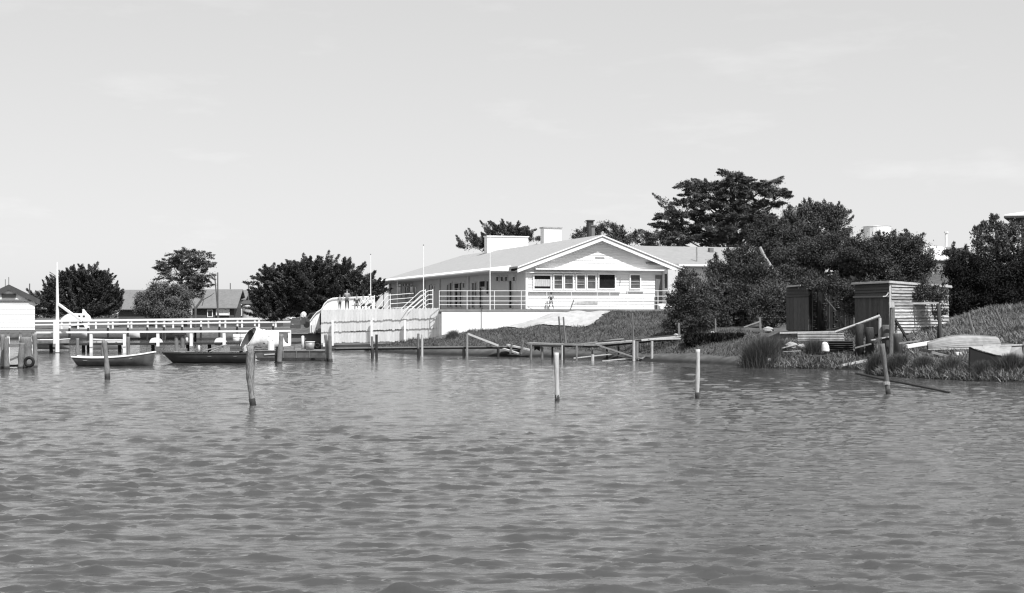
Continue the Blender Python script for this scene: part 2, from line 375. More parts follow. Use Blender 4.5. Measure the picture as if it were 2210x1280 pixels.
# windows on the front
def win(p0, p1, y0, y1, pane='glassg', bars=(), curtain=False, parent=bld, v=0.0):
    u0, u1 = u_of(p0, v), u_of(p1, v); um = (u0+u1)/2; za, zc = zb(y1, um, v), zb(y0, um, v); fw = .09
    fr = MB()
    for a, b_ in (((u0-fw, u1+fw, za-fw, za), 0), ((u0-fw, u1+fw, zc, zc+fw), 0), ((u0-fw, u0, za, zc), 0), ((u1, u1+fw, za, zc), 0)):
        fr.box(B((a[0]+a[1])/2, v-.075, (a[2]+a[3])/2), (a[1]-a[0], .15, a[3]-a[2]), RB)
    w = fr.build('window', 'white', parent)
    MB().box(B(um, v-.046, (za+zc)/2), (u1-u0, .012, zc-za), RB).build('pane', pane, w)
    for f in bars: MB().box(B(um, v-.07, za+(zc-za)*f), (u1-u0, .03, .05), RB).build('glazing_bar', 'metal', w)
    if curtain:
        c = MB(); n = 26
        A = [[B(u0+(u1-u0)*i/n, v-.066+.012*math.sin(i*1.9), zz) for i in range(n+1)] for zz in (za+(zc-za)*.18, za+(zc-za)*.72)]
        c.grid(A).build('net_curtain', 'curtain', w)
    return w
win(1152,1187,595,623,'glass',curtain=True)
for a, b_, br in ((1195,1212,(.33,.62)),(1218,1235,(.38,)),(1244,1261,(.3,.5)),(1267,1284,(.55,))): win(a, b_, 594.5, 623, 'glassg', br)
win(1292,1326,593,622,'glass'); win(1360,1380,594,622,'glassg',(.3,.5))
MB().box(B(u_of(1240),-.09,zb(629.5,4,0)), (u_of(1342)-u_of(1145),.22,.07), RB).build('sill', 'white', bld)
MB().box(B(u_of(1370),-.07,zb(628.5,8,0)), (1.4,.16,.06), RB).build('sill', 'white', bld)
# small dark lettering strip on the gable, too small to read: a row of narrow strokes
ub = u_of(1294); st = MB()
for i in range(11): st.box(B(ub-.36+i*.072, -.045, zb(556.5, ub, 0)), (.04,.02,.12), RB)
st.build('name_lettering', 'brickl', bld)
# shaded side: windows and doors
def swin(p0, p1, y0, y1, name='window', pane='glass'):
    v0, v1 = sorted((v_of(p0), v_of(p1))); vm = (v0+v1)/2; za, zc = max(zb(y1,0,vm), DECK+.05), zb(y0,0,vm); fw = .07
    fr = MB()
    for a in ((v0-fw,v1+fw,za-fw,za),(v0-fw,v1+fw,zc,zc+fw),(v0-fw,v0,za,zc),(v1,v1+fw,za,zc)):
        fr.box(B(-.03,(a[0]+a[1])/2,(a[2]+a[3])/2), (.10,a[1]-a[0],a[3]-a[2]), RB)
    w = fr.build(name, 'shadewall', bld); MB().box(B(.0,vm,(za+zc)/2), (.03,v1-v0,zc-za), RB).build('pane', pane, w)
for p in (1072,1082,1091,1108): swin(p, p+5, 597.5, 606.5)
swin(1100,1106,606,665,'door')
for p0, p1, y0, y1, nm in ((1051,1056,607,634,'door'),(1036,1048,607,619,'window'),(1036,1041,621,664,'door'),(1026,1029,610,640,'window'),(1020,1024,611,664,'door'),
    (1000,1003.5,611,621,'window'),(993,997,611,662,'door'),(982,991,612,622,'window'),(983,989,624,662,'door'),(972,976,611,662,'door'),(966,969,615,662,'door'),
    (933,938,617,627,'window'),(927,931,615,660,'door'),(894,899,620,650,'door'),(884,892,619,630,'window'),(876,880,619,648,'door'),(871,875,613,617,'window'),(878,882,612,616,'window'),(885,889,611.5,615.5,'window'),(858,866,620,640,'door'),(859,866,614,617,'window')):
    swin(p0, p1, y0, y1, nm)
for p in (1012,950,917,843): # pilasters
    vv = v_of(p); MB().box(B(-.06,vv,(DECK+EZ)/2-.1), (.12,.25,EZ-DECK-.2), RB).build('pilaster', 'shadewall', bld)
# roof: slabs with thickness
def slab(name, pts, m, th=.14, parent=bld):
    return MB().prism(pts, (0,0,-th)).build(name, m, parent)
HV = 38.0
uL, uR, v0 = -.85, 2*AP+.85, -.60
rf = slab('roof', [B(uL,v0,EZ),B(AP,v0,AZ),B(AP,HV,AZ),B(uL,VE+.8,EZ)], 'roof')
slab('roof_right_slope', [B(AP,v0,AZ),B(uR,v0,EZ),B(uR,VE+.8,EZ),B(AP,HV,AZ)], 'roof')
slab('roof_hip_end', [B(uL,VE+.8,EZ),B(AP,HV,AZ),B(uR,VE+.8,EZ)], 'roof')
# barge boards: upper trim and the broad white lower board
for sgn, ue in ((-1,uL),(1,uR)):
    for nm, dz, h, vv in (('barge_trim', -.02, .10, v0-.02), ('barge_board', -.30, .17, v0+.03)):
        MB().prism([B(AP,vv,AZ+dz),B(ue,vv,EZ+dz),B(ue,vv,EZ+dz-h),B(AP,vv,AZ+dz-h)], CV*.05).build(nm, 'white', bld)
    MB().prism([B(AP,v0+.06,AZ-.12),B(ue,v0+.06,EZ-.12),B(ue,v0+.06,EZ-.30),B(AP,v0+.06,AZ-.30)], CV*.03).build('barge_recess', 'shadewall', bld)
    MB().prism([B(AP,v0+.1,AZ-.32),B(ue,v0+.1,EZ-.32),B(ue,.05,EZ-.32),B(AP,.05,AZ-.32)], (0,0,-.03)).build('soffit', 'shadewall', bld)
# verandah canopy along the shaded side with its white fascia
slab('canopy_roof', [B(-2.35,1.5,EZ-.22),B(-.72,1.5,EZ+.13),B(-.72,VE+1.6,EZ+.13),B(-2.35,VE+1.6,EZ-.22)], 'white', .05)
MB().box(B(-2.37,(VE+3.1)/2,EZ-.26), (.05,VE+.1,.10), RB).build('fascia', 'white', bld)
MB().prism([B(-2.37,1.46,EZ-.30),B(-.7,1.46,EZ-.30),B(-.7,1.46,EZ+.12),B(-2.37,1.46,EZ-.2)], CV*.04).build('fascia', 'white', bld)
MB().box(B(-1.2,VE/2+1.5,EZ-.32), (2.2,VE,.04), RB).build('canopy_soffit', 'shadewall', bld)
vp = None
for vv in (33, 39, 46.8):
    MB().tube([B(-2.1,vv,DECK-.1),B(-2.1,vv,EZ-.3)], .045, 8).build('canopy_post', 'white', bld)
# stacks
def stack(name, u0, u1, v, dv, ztop, m, cap, base=8.0):
    o = MB().box(B((u0+u1)/2, v+dv/2, (base+ztop)/2), (u1-u0, dv, ztop-base), RB).build(name, m, bld)
    MB().box(B((u0+u1)/2, v+dv/2, ztop+.05), (u1-u0+.16, dv+.16, .10), RB).build('cap', cap, o)
vs = 27.0; stack('chimney', u_of(1052,vs), u_of(1140,vs), vs, 1.0, zb(511,6,vs), 'white', 'white')
vs = 13.5; stack('chimney', u_of(1174,vs), u_of(1212,vs), vs, .9, zb(492,6,vs), 'white', 'metal')
vs = 4.5; stack('chimney', u_of(1270.5,vs), u_of(1281,vs), vs, .45, zb(477,6,vs), 'brick', 'brick')
stack('flue', u_of(1277,3.6), u_of(1284,3.6), 3.6, .25, zb(488,6.5,3.6), 'brickl', 'brickl')
# right wing
ua, ub2 = 13.0, 24.5
MB().box(B((ua+ub2)/2,5.0,(2.8+6.5)/2), (ub2-ua,9.0,6.5-2.8), RB).build('wing_wall', 'white', bld)
we = zb(570,14,0); wr = zb(532,15,5.3)
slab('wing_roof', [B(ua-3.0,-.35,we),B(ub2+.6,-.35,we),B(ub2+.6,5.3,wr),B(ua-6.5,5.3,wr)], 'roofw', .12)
slab('wing_roof', [B(ua-6.5,5.3,wr),B(ub2+.6,5.3,wr),B(ub2+.6,11,we),B(ua-3,11,we)], 'roof', .12)
MB().box(B((ua+ub2)/2,-.40,we-.10), (ub2-ua+1.2,.06,.16), RB).build('gutter', 'white', bld)
MB().box(B((ua+ub2)/2,.02,we-.22), (ub2-ua+1.0,.75,.05), RB).build('wing_soffit', 'shadewall', bld)
MB().box(B(16.2,.45,5.55), (1.5,.10,1.1), RB).build('window', 'white', bld)
MB().tube([B(u_of(1504,.4),.4,we-.1),B(u_of(1504,.4),.4,zb(533,14,.4))], .07, 8).build('vent_pipe', 'metal', bld)
MB().box(B(u_of(1534,3.6),3.6,zb(541,15,3.6)), (.35,.35,.5), RB).build('roof_vent', 'brickl', bld)
# porch block between front and wing
MB().box(B((u_of(1428)+u_of(1449))/2,-.55,(DECK-.1+6.33)/2), (u_of(1449)-u_of(1428),1.3,6.33-DECK), RB).build('porch', 'shadewall', bld)
MB().box(B(u_of(1437,-1.2),-1.22,(zb(591,12,-1)+zb(623,12,-1))/2), (.22,.04,1.1), RB).build('porch_window', 'glass', bld)
MB().box(B(u_of(1420.5),-.06,(DECK+zb(594,11,0))/2), (u_of(1427)-u_of(1414),.08,zb(594,11,0)-DECK), RB).build('door', 'brickl', bld)
for i in range(4):
    MB().box(B(u_of(1437,-1.9),-1.5-.28*i,DECK+.35-.2*i), (.9,.28,.18), RB).build('step', 'white', bld)
MB().tube([B(u_of(1338),-.12,zb(600,8,0)),B(u_of(1338),-.12,zb(612,8,0))], .03, 6).build('wall_lamp', 'metal', bld)

# ------------------------------------------------------------------ terrace (deck, retaining wall)
dk = thing('terrace', P(1150,668,104), 'pale concrete terrace deck on a long white retaining wall', 'terrace')
RL, RR = (948,104.0), (1447,105.2)
def dpt(p, d, z): return np.array((X(p, d), d, z))
deck_poly = [dpt(948,105.3,DECK),dpt(1452,105.1,DECK),B(14,1,DECK),B(.5,VE,DECK),dpt(690,140,DECK),dpt(694,111.0,DECK),dpt(948,106.7,DECK)]
MB().prism(deck_poly, (0,0,-.16)).build('deck_slab', 'concrete', dk)
MB().prism([dpt(953,105.33,.6),dpt(1322,105.18,.6),dpt(1322,105.18,DECK-.165),dpt(953,105.33,DECK-.165)], (0,.4,0)).build('retaining_wall', 'render', dk)
MB().prism([dpt(1322,105.2,2.3),dpt(1450,105.15,2.3),dpt(1450,105.15,DECK-.165),dpt(1322,105.2,DECK-.165)], (0,.4,0)).build('retaining_wall', 'concrete', dk)
MB().prism([dpt(946.5,105.4,.6),dpt(952.8,105.4,.6),dpt(952.8,105.4,DECK-.17),dpt(946.5,105.4,DECK-.17)], (0,1.0,0)).build('end_wall', 'concrete', dk)

# terrace railing
def railing(name, label, pts, heights, posts, r=.022, z0=DECK, group=None, m='white'):
    t = thing(name, pts[0], label, 'railing', group)
    for h in heights: MB().tube([p + np.array((0,0,h)) for p in pts], r, 6).build('rail', m, t)
    for p in posts: MB().tube([p, p + np.array((0,0,heights[0]))], r*1.1, 6).build('post', m, t)
    return t
HTS = (1.38, .98, .62, .34)
def rp(px): t = (px-948)/(1447-948); return dpt(px, 105.4-.15*t, DECK)
railing('terrace_railing', 'long white four-bar railing along the terrace edge in front of the gable', [rp(948),rp(1447)], HTS, [rp(p) for p in (948,1008,1067,1125,1180,1233,1289,1316,1354,1389,1420,1446)])
# sagging pale board hung on the railing and tarpaulin strip
MB().beam(rp(1240)+np.array((0,-.1,.42)), rp(1290)+np.array((0,-.1,.52)), .05, .2).build('board', 'pale')
tag(bpy.data.objects['board'], 'pale narrow board tied to the terrace railing below the big window', 'board')
MB().beam(rp(1231)+np.array((0,-.12,0)), rp(1239)+np.array((0,-.12,.75)), .05, .09).build('leaning_batten', 'greyh')
tag(bpy.data.objects['leaning_batten'], 'short grey batten leaning on the terrace railing beside the pale board', 'batten')

# slanted stair handrails
def stair_rail(label, base, top, n, d, level=None, gap=9.5):
    t = thing('stair_handrail', P(top[0], 672, d), label, 'handrail', 'slanted handrails on the terrace stairs')
    for i in range(n):
        dy = i*gap; bx = base[0] + dy*1.15
        yb = 674; tx, ty = top[0], top[1] + dy
        if ty > 668: break
        pts = []
        slope = (yb - top[1]) / (top[0] - base[0])
        for s in np.linspace(0, 1, 12):
            xx = bx + (tx - bx)*s
            yl = yb - (xx - bx)*slope*1.18
            pts.append(P(xx, max(yl, ty + .0 + 3.5*max(0, (1-s))**2), d))
        MB().tube(pts, .03, 6).build('rail', 'white', t)
        if level: MB().tube([P(tx, ty, d), P(level, ty-4, d+5)], .028, 6).build('rail', 'white', t)
    MB().tube([P(top[0], 675, d), P(top[0], top[1]-3, d)], .035, 6).build('post', 'white', t)
    return t
stair_rail('slanted white handrail set nearest the man and child on the terrace', (762,672), (808,640), 3, 110.6)
stair_rail('slanted white handrail set in the middle of the terrace stairs, running on level', (808,672), (842,637), 4, 109.0, 892)
stair_rail('slanted white handrail set second from the terrace railing', (858,672), (918,627.5), 4, 107.7)
stair_rail('slanted white handrail set that meets the end of the terrace railing', (870,672), (934,627), 4, 107.2, None)
# clad balustrade with stepped curved top
t = thing('curved_balustrade', P(740,675,118), 'white sheet-clad stair balustrade with two rounded steps in its top edge', 'balustrade')
out = [(808,676),(808,641)]
out += [(730,644),(718,645),(708,649),(700,657),(695,667),(692,670),(684,675),(677,683),(672,690),(669,694),(669,718),(690,718),(690,676)]
MB().prism([P(a, b_, 117.5) for a, b_ in out], (0,.12,0)).build('sheet_cladding', 'render', t)
MB().tube([P(a, b_-1, 117.4) for a, b_ in out[1:-3]], .045, 6).build('top_rail', 'white', t)
for p in (676, 681): MB().tube([P(p,718,117.2),P(p,690,117.2)], .05, 6).build('post', 'white', t)
for i in range(5): MB().box(P(686+0*i, 719-4*i, 117.6+.0*i)+np.array((.25*i-.3,.3,0)), (.3,1.2,.14)).build('step', 'concrete', t)

# paling wall in three courses
t = thing('paling_wall', P(820,735,113), 'tall white paling wall in three overlapping courses below the terrace', 'wall')
def pl(px): s = (px-693)/(950-693); return 110.5 - 4.3*s
def yl(px, a, b_): return a + (b_-a)*(px-693)/(950-693)
proto = {}
npal = 40
for c, (ya, yb_, za_, zb_, dd) in enumerate(((668.3,664.6,695,686,-.06),(696,687.5,717,707.5,.0),(718,709,740,735,.06))):
    for i in range(npal):
        p0 = 693 + (948-693)*i/npal; p1 = 693 + (948-693)*(i+1)/npal; pm = (p0+p1)/2; d = pl(pm) + dd
        jt = random.uniform(-.05,.05); zt0 = Zy(yl(pm,ya,yb_) - (6 if c else 0), d) + jt*(.5 if c == 0 else 1); zb0 = Zy(yl(pm,za_,zb_), d) + random.uniform(-.05,.03)
        da, db = pl(p0)+dd, pl(p1)+dd; xa_, xb_ = X(p0,da)+.004, X(p1,db)-.004; xm, dm_ = (xa_+xb_)/2, (da+db)/2; e_ = .03*(i%2)
        b = MB().prism([(xa_,da,zb0+e_),(xm,dm_,zb0-.02),(xb_,db,zb0+e_),(xb_,db,zt0-.03),(xm,dm_,zt0+.02),(xa_,da,zt0-.03)], (0,.035,0))
        b.build('paling', 'paling', t)
for ya, yb_ in ((694,686),(716.5,707)):
    MB().beam(P(693,ya+1,pl(693)+.15), P(948,yb_+1,pl(948)+.15), .1, .12).build('rail', 'brickl', t)
for px in (718,802,874,948):
    d = pl(px)-.25; MB().box(P(px,(692+745)/2,d), (.16,.12,(745-690)/F*d)).build('post', 'white', t)
MB().prism([P(693,736,110.8),P(950,726,106.5),P(950,760,106.5),P(693,764,110.8)], (0,.3,0)).build('plinth', 'concrete', t)
MB().prism([P(693,675,110.75),P(948,670,106.45),P(948,740,106.45),P(693,745,110.75)], (0,.05,0)).build('backing', 'paling', t)

# flagpoles
for px, ya, yb_, d, lb in ((800,550,668,121,'thin white flagpole at the far left end of the verandah canopy'),(914,530,668,112,'thin white flagpole rising in front of the hip end of the roof'),(1057.5,507,668,104.3,'thin white flagpole in front of the broad white chimney')):
    t = thing('flagpole', P(px,yb_,d), lb, 'flagpole', 'flagpoles on the terrace')
    MB().tube([P(px,yb_+1,d),P(px,ya,d)], [.042,.024], 8).build('pole', 'white', t)
    MB().ball(P(px,ya-1,d), .05).build('finial', 'brickl', t)

# ------------------------------------------------------------------ people
def person(label, base, h, face=-1, joints=None, shirt='shirtw', trousers='shirtg', hat=None, hair='shirtd', group=None):
    t = thing('person', base, label, 'person', group)
    J = dict(pelvis=(0,0,.52), waist=(0,0,.60), chest=(0,0,.74), neck=(0,0,.845), head0=(0,-.005*0,.885), head1=(0,.0,.955),
             ls=(-.105,0,.80), le=(-.15,0,.63), lw=(-.16,-.03,.49), rs=(.105,0,.80), re=(.15,0,.63), rw=(.16,-.03,.49),
             lh=(-.055,0,.50), lk=(-.06,-.01,.275), la=(-.06,.01,.045), lt=(-.065,-.08,.02), rh=(.055,0,.50), rk=(.06,-.01,.275), ra=(.06,.01,.045), rt=(.065,-.08,.02))
    if joints: J.update(joints)
    rad = dict(pelvis=.075,waist=.068,chest=.078,neck=.03,head0=.045,head1=.05,ls=.035,le=.027,lw=.018,rs=.035,re=.027,rw=.018,lh=.055,lk=.036,la=.022,lt=.018,rh=.055,rk=.036,ra=.022,rt=.018)
    def skin(name, edges, m, grow=1.0, root='pelvis', extra=()):
        names = []
        for a, b_ in edges:
            for q in (a, b_):
                if q not in names: names.append(q)
        V = [Vector(J[q])*h for q in names]; E = [(names.index(a), names.index(b_)) for a, b_ in edges]; R = [rad[q]*h*grow for q in names]
        for (frm, pts, r) in extra:
            prev = names.index(frm)
            for p in pts:
                V.append(Vector(p)*h); R.append(r*h); E.append((prev, len(V)-1)); prev = len(V)-1
        me = bpy.data.meshes.new(name); me.from_pydata([tuple(v) for v in V], E, []); me.materials.append(M[m])
        o = bpy.data.objects.new(name, me); COL.objects.link(o); o.parent = t; OFF[o.name] = OFF[t.name]
        o.modifiers.new('skin', 'SKIN').use_smooth_shade = True
        o.modifiers.new('subsurf', 'SUBSURF').levels = 1
        lay = me.skin_vertices[0] if me.skin_vertices else None
        for i, r in enumerate(R): lay.data[i].radius = (r, r)
        lay.data[names.index(root) if root in names else 0].use_root = True
        return o
    fingers = []
    for side, wq in ((-1,'lw'),(1,'rw')):
        w = J[wq]
        for q in range(5):
            dx = (q-2)*.008; L = (.028,.045,.05,.046,.036)[q]
            fingers.append((wq, [(w[0]+dx, w[1]-.012, w[2]-.03), (w[0]+dx*1.3, w[1]-.03, w[2]-.03-L)], .005))
    skin('body', [('pelvis','waist'),('waist','chest'),('chest','neck'),('neck','head0'),('head0','head1'),('chest','ls'),('ls','le'),('le','lw'),('chest','rs'),('rs','re'),('re','rw'),
                  ('pelvis','lh'),('lh','lk'),('lk','la'),('la','lt'),('pelvis','rh'),('rh','rk'),('rk','ra'),('ra','rt')], 'skin', 1.0, extra=fingers)
    skin('shirt', [('pelvis','waist'),('waist','chest'),('chest','ls'),('ls','le'),('chest','rs'),('rs','re')], shirt, 1.16)
    skin('trousers', [('pelvis','lh'),('lh','lk'),('lk','la'),('pelvis','rh'),('rh','rk'),('rk','ra')], trousers, 1.18)
    hd = np.array(J['head1'])*h + np.array(base)
    MB().ball(hd+np.array((0,.012*h,.018*h)), (.056*h,.058*h,.05*h)).build('hair', hair, t, True)
    fc = MB().ball(hd+np.array((0,face*.052*h,-.01*h)), (.008*h,.014*h,.012*h), 6, 4)
    for sx in (-1,1): fc.ball(hd+np.array((sx*.052*h,0,-.008*h)), (.008*h,.012*h,.016*h), 6, 4)
    fc.build('nose_and_ears', 'skin', t)
    if hat:
        hm = MB().tube([hd+np.array((0,0,.022*h)),hd+np.array((0,0,.03*h))], [.11*h,.10*h], 14)
        hm.tube([hd+np.array((0,0,.03*h)),hd+np.array((0,0,.075*h))], [.062*h,.055*h], 12); hm.build('hat', hat, t)
    return t
person('person in grey shirt and dark trousers standing on terrace above the paling wall', dpt(749,115.2,DECK), 1.66, shirt='shirtg', trousers='shirtd',
       joints=dict(rw=(.10,-.08,.52), le=(-.17,.02,.66), lw=(-.20,-.02,.58)))
person('small child in grey top beside the standing adult on the terrace', dpt(733.5,115.0,DECK), 1.22, shirt='shirtg', trousers='shirtd', joints=dict(rw=(.20,-.1,.60), re=(.17,-.03,.66)))
bent = dict(lk=(-.09,-.02,.27), la=(-.15,.02,.045), lt=(-.17,-.05,.02), rk=(.09,-.02,.27), ra=(.14,.02,.045), rt=(.16,-.05,.02), lh=(-.06,0,.5), rh=(.06,0,.5), rw=(.19,-.08,.62), re=(.18,.02,.68), lw=(-.12,-.10,.6), le=(-.17,.01,.66))
person('child in dark hat with legs apart on the terrace below the front windows', rp(1190)+np.array((0,.7,0)), 1.26, shirt='shirtd', trousers='shirtg', hat='shirtd', joints=bent)
sit = dict(lk=(-.07,-.25,.50), la=(-.07,-.25,.25), lt=(-.07,-.33,.22), rk=(.07,-.25,.50), ra=(.07,-.25,.25), rt=(.07,-.33,.22), lw=(-.1,-.2,.55), rw=(.1,-.2,.55))
for (px, lb, sh, tr) in ((770,'person in dark clothes sitting behind the slanted handrails, nearest the standing adult','shirtd','shirtg'),(784,'person in white top sitting behind the slanted handrails, between two others','shirtw','shirtd'),(798,'person in pale top and white hat sitting closest to the rail post','shirtw','shirtd')):
    d = 116.2; o = person(lb, dpt(px,d,DECK-.36), 1.6, shirt=sh, trousers=tr, joints=sit, hat='shirtw' if px == 798 else None)
t = thing('bench', dpt(784,116.3,DECK), 'long low bench under the three seated people on the terrace', 'bench')
MB().box(dpt(784,116.35,DECK+.36), (1.9,.36,.05)).build('seat', 'greyh', t)
for p in (766,802): MB().box(dpt(p,116.35,DECK+.17), (.06,.3,.34)).build('leg', 'greyh', t)

# ------------------------------------------------------------------ trees
def leafcloud(C, Dr, size, tone, asp=1.9):
    n = len(C); a = Dr / (np.linalg.norm(Dr, axis=1, keepdims=True)+1e-9)
    r = RNG.normal(size=(n,3)); b = np.cross(a, r); b /= np.linalg.norm(b, axis=1, keepdims=True)+1e-9
    s = size * 1.28 * RNG.uniform(.6, 1.4, (n,1))
    V = np.stack([C - a*s*asp/2 - b*s*.28, C + b*s*.5, C + a*s*asp/2 - b*s*.22], 1).reshape(-1,3)
    return V, np.arange(n*3).reshape(n,3), tone
def tree(name, label, lumps, d, m, dens=230, leaf=.13, style='bush', trunk=None, bark='bark', trunk_r=.22, group=None, cat='tree', limbs=True, flat=.6, spikes=()):
    s = F/d; leaf *= (.52 if style == 'bush' else .48); dens *= (7.0 if style == 'bush' else 6.5)
    xs_ = [l[0] for l in lumps]; ylow = max(l[1]+l[3] for l in lumps)
    tpx = trunk if trunk is not None else sum(xs_)/len(xs_)
    base = G(tpx, d)
    t = thing(name, base, label, cat, group)
    VV = []; TT = []; FF = []; o = 0; centres = []
    for l in lumps:
        px, py, rx, ry = l[:4]; dd = l[4] if len(l) > 4 else RNG.uniform(-.15,.15)*rx/s*2
        c = P(px, py, d+dd); R = np.array((rx/s, max(rx,ry)/s*(.75 if style != 'layer' else .9), ry/s)); centres.append(c)
        area = math.pi*R[0]*R[2]; npf = max(6, int(area*(5.0 if style == 'bush' else 8.0))+4)
        u = RNG.normal(size=(npf,3)); u /= np.linalg.norm(u,axis=1,keepdims=True)
        rr = RNG.uniform(.25,1,(npf,1))**.5
        pc = c + u*rr*R
        nl = int(area*dens/npf)+3
        tn = RNG.uniform(0,1,npf)
        for k in range(npf):
            if style == 'bush':
                pr = RNG.uniform(.16,.34)*min(1,.5+R.mean()/2)
                q = RNG.normal(size=(nl,3))*pr*np.array((1,1,.75)); C = pc[k]+q; Dr = RNG.normal(size=(nl,3))+np.array((0,0,.4))
            else:
                out_ = u[k]*np.array((1,1,.25)); out_ = out_/(np.linalg.norm(out_)+1e-6) + np.array((0,0,.50 if style == 'spike' else .10)) + RNG.normal(size=3)*.25
                out_ /= np.linalg.norm(out_)
                L = RNG.uniform(.45,1.25)*(.6+.35*R[0]); L = min(L, 1.9)
                tt = RNG.uniform(0,1,nl)**.8; w = ((.17 if style == 'spike' else .26)*(1-tt)+.05)
                C = pc[k] + np.outer(tt*L, out_) + RNG.normal(size=(nl,3))*w[:,None]*np.array((1,1,flat)) + np.outer(tt**2*L*.18, (0,0,1 if style == 'spike' else -.3))
                Dr = out_ + RNG.normal(size=(nl,3))*.55
            V, Fq, _ = leafcloud(C, Dr, leaf, None, 1.9 if style == 'bush' else 2.4)
            VV.append(V); FF.append(Fq+o); o += len(V); TT.append(np.clip(tn[k]*.75+RNG.uniform(0,.25,nl),0,1))
    spikes = list(spikes)
    if style == 'bush':
        for l in lumps:
            for _ in range(4):
                a_ = random.uniform(-.35, 3.5); ln = random.uniform(.25,.6)*s
                ex, ey = l[0]+math.cos(a_)*l[2]*.8, l[1]-math.sin(a_)*l[3]*.8
                spikes.append((ex, ey, ex+math.cos(a_)*ln*.6+random.uniform(-4,4), ey-abs(math.sin(a_))*ln-2, random.uniform(2,5)))
    for (x0,y0,x1,y1,w) in spikes:
        n = int(math.hypot(x1-x0,y1-y0)/s*150)+20; tt = RNG.uniform(0,1,n)**.8; a = P(x0,y0,d); b_ = P(x1,y1,d); mid=(a+b_)/2+np.array((0,0,-.12*np.linalg.norm(b_-a)))
        C = ((1-tt)**2)[:,None]*a + (2*tt*(1-tt))[:,None]*mid + (tt**2)[:,None]*b_ + RNG.normal(size=(n,3))*(w/s*(1-tt)+.04)[:,None]
        V, Fq, _ = leafcloud(C, (b_-a)+RNG.normal(size=(n,3))*.5*np.linalg.norm(b_-a), leaf, None, 2.4)
        VV.append(V); FF.append(Fq+o); o += len(V); TT.append(RNG.uniform(.1,.7,n))
    fastmesh('crown', np.vstack(VV), np.vstack(FF), m, t, np.concatenate(TT))
    b = MB(); top = centres[int(np.argmin([l[1] for l in lumps]))]
    tip = np.array((top[0], d, top[2])); h = tip[2]-base[2]
    pts = [base+np.array((0,0,-.3))]+[base*(1-f)+tip*f+np.array((random.uniform(-.12,.12),random.uniform(-.12,.12),0)) for f in (.2,.4,.6,.8,.95)]
    b.tube(pts, [trunk_r*1.2,trunk_r,trunk_r*.85,trunk_r*.6,trunk_r*.4,trunk_r*.15], 8, .08)
    tr = b.build('trunk', bark, t, True)
    if limbs:
        lb = MB()
        for c in centres:
            f = min(.8, max(.12, (c[2]-base[2])/max(h,.1)-.22)); st_ = base*(1-f)+tip*f
            m_ = (st_+c)/2+np.array((0,0,.15*np.linalg.norm(c-st_)*(-1 if style=='bush' else 0)))
            lb.tube([st_,m_,c+np.array((0,0,.05))], [trunk_r*.4,trunk_r*.25,trunk_r*.07], 5)
        lb.build('limbs', bark, t, True)
    return t
tree('cypress_tree', 'dark spiky cypress tree behind the white crane post', [(100,660,32,26),(140,635,36,36),(165,612,26,28),(200,615,30,34),(215,640,38,36),(237,655,24,26),(170,665,70,22)], 168, 'lf_dark', 260, .17, 'spike', 178,
     spikes=((155,615,153,576,9),(203,600,204,570,8),(180,610,176,585,8),(232,630,230,588,6),(245,650,263,626,6),(240,640,254,607,5),(120,630,100,600,7),(245,660,262,650,6)))
tree('broadleaf_tree', 'rounded olive-grey tree in front of the low dark house', [(325,645,26,28),(355,632,28,28),(385,650,26,28),(340,668,40,20),(375,675,38,14),(312,660,18,22)], 158, 'lf_light', 230, .15, 'bush', 352, bark='barkl')
tree('flat_topped_tree', 'tall flat-topped tree with bare forks behind the rounded olive-grey tree', [(388,548,20,6),(418,550,30,8),(372,572,30,10),(408,570,34,9),(440,572,20,8),(380,592,30,9),(425,592,30,10),(405,612,28,10),(440,615,16,9),(412,635,26,10)], 176, 'lf_mid', 200, .15, 'layer', 400, flat=.5)
tree('spreading_cypress', 'broad dark spreading cypress tree behind the curved balustrade', [(575,598,26,9),(612,592,36,14),(655,590,40,18),(700,588,40,18),(740,598,38,20),(775,612,30,16),(800,630,26,14),(620,625,50,22),(680,625,60,26),(745,640,60,24),(640,660,70,24),(720,668,80,22),(600,650,40,18),(590,678,40,14),(575,655,30,18),(590,640,34,20)], 138, 'lf_dark', 330, .15, 'spike', 680,
     spikes=((570,608,524,609,5),(590,592,568,576,7),(640,585,634,562,7),(680,580,665,566,6),(735,590,756,556,8),(760,600,779,574,6),(775,605,800,590,5),(790,620,822,602,5),(700,580,715,562,6),(600,600,548,598,5),(800,625,836,612,4)))
tree('cypress_tree', 'sparse spiky cypress tree showing above the roof ridge by the broad chimney', [(1020,530,28,7),(1048,520,30,9),(1085,500,30,12),(1110,505,26,10),(1135,508,16,7),(1070,530,50,10),(1150,518,12,5)], 168, 'lf_mid', 260, .15, 'spike', 1082, spikes=((1060,500,1036,476,5),(1095,500,1102,480,7),(1075,500,1070,485,5),(1125,510,1138,487,4),(1120,508,1158,494,5),(1020,532,985,530,5),(1040,520,1006,513,5)))  # lighter leaf tone stands in for haze over this distant tree
tree('leafy_tree', 'loose leafy tree showing behind the gable peak and dark chimney', [(1258,512,20,14),(1285,498,18,12),(1310,492,18,11),(1332,502,18,12),(1350,515,26,13),(1300,518,50,12),(1385,516,26,10),(1415,512,22,9)], 152, 'lf_mid', 90, .15, 'bush', 1315)
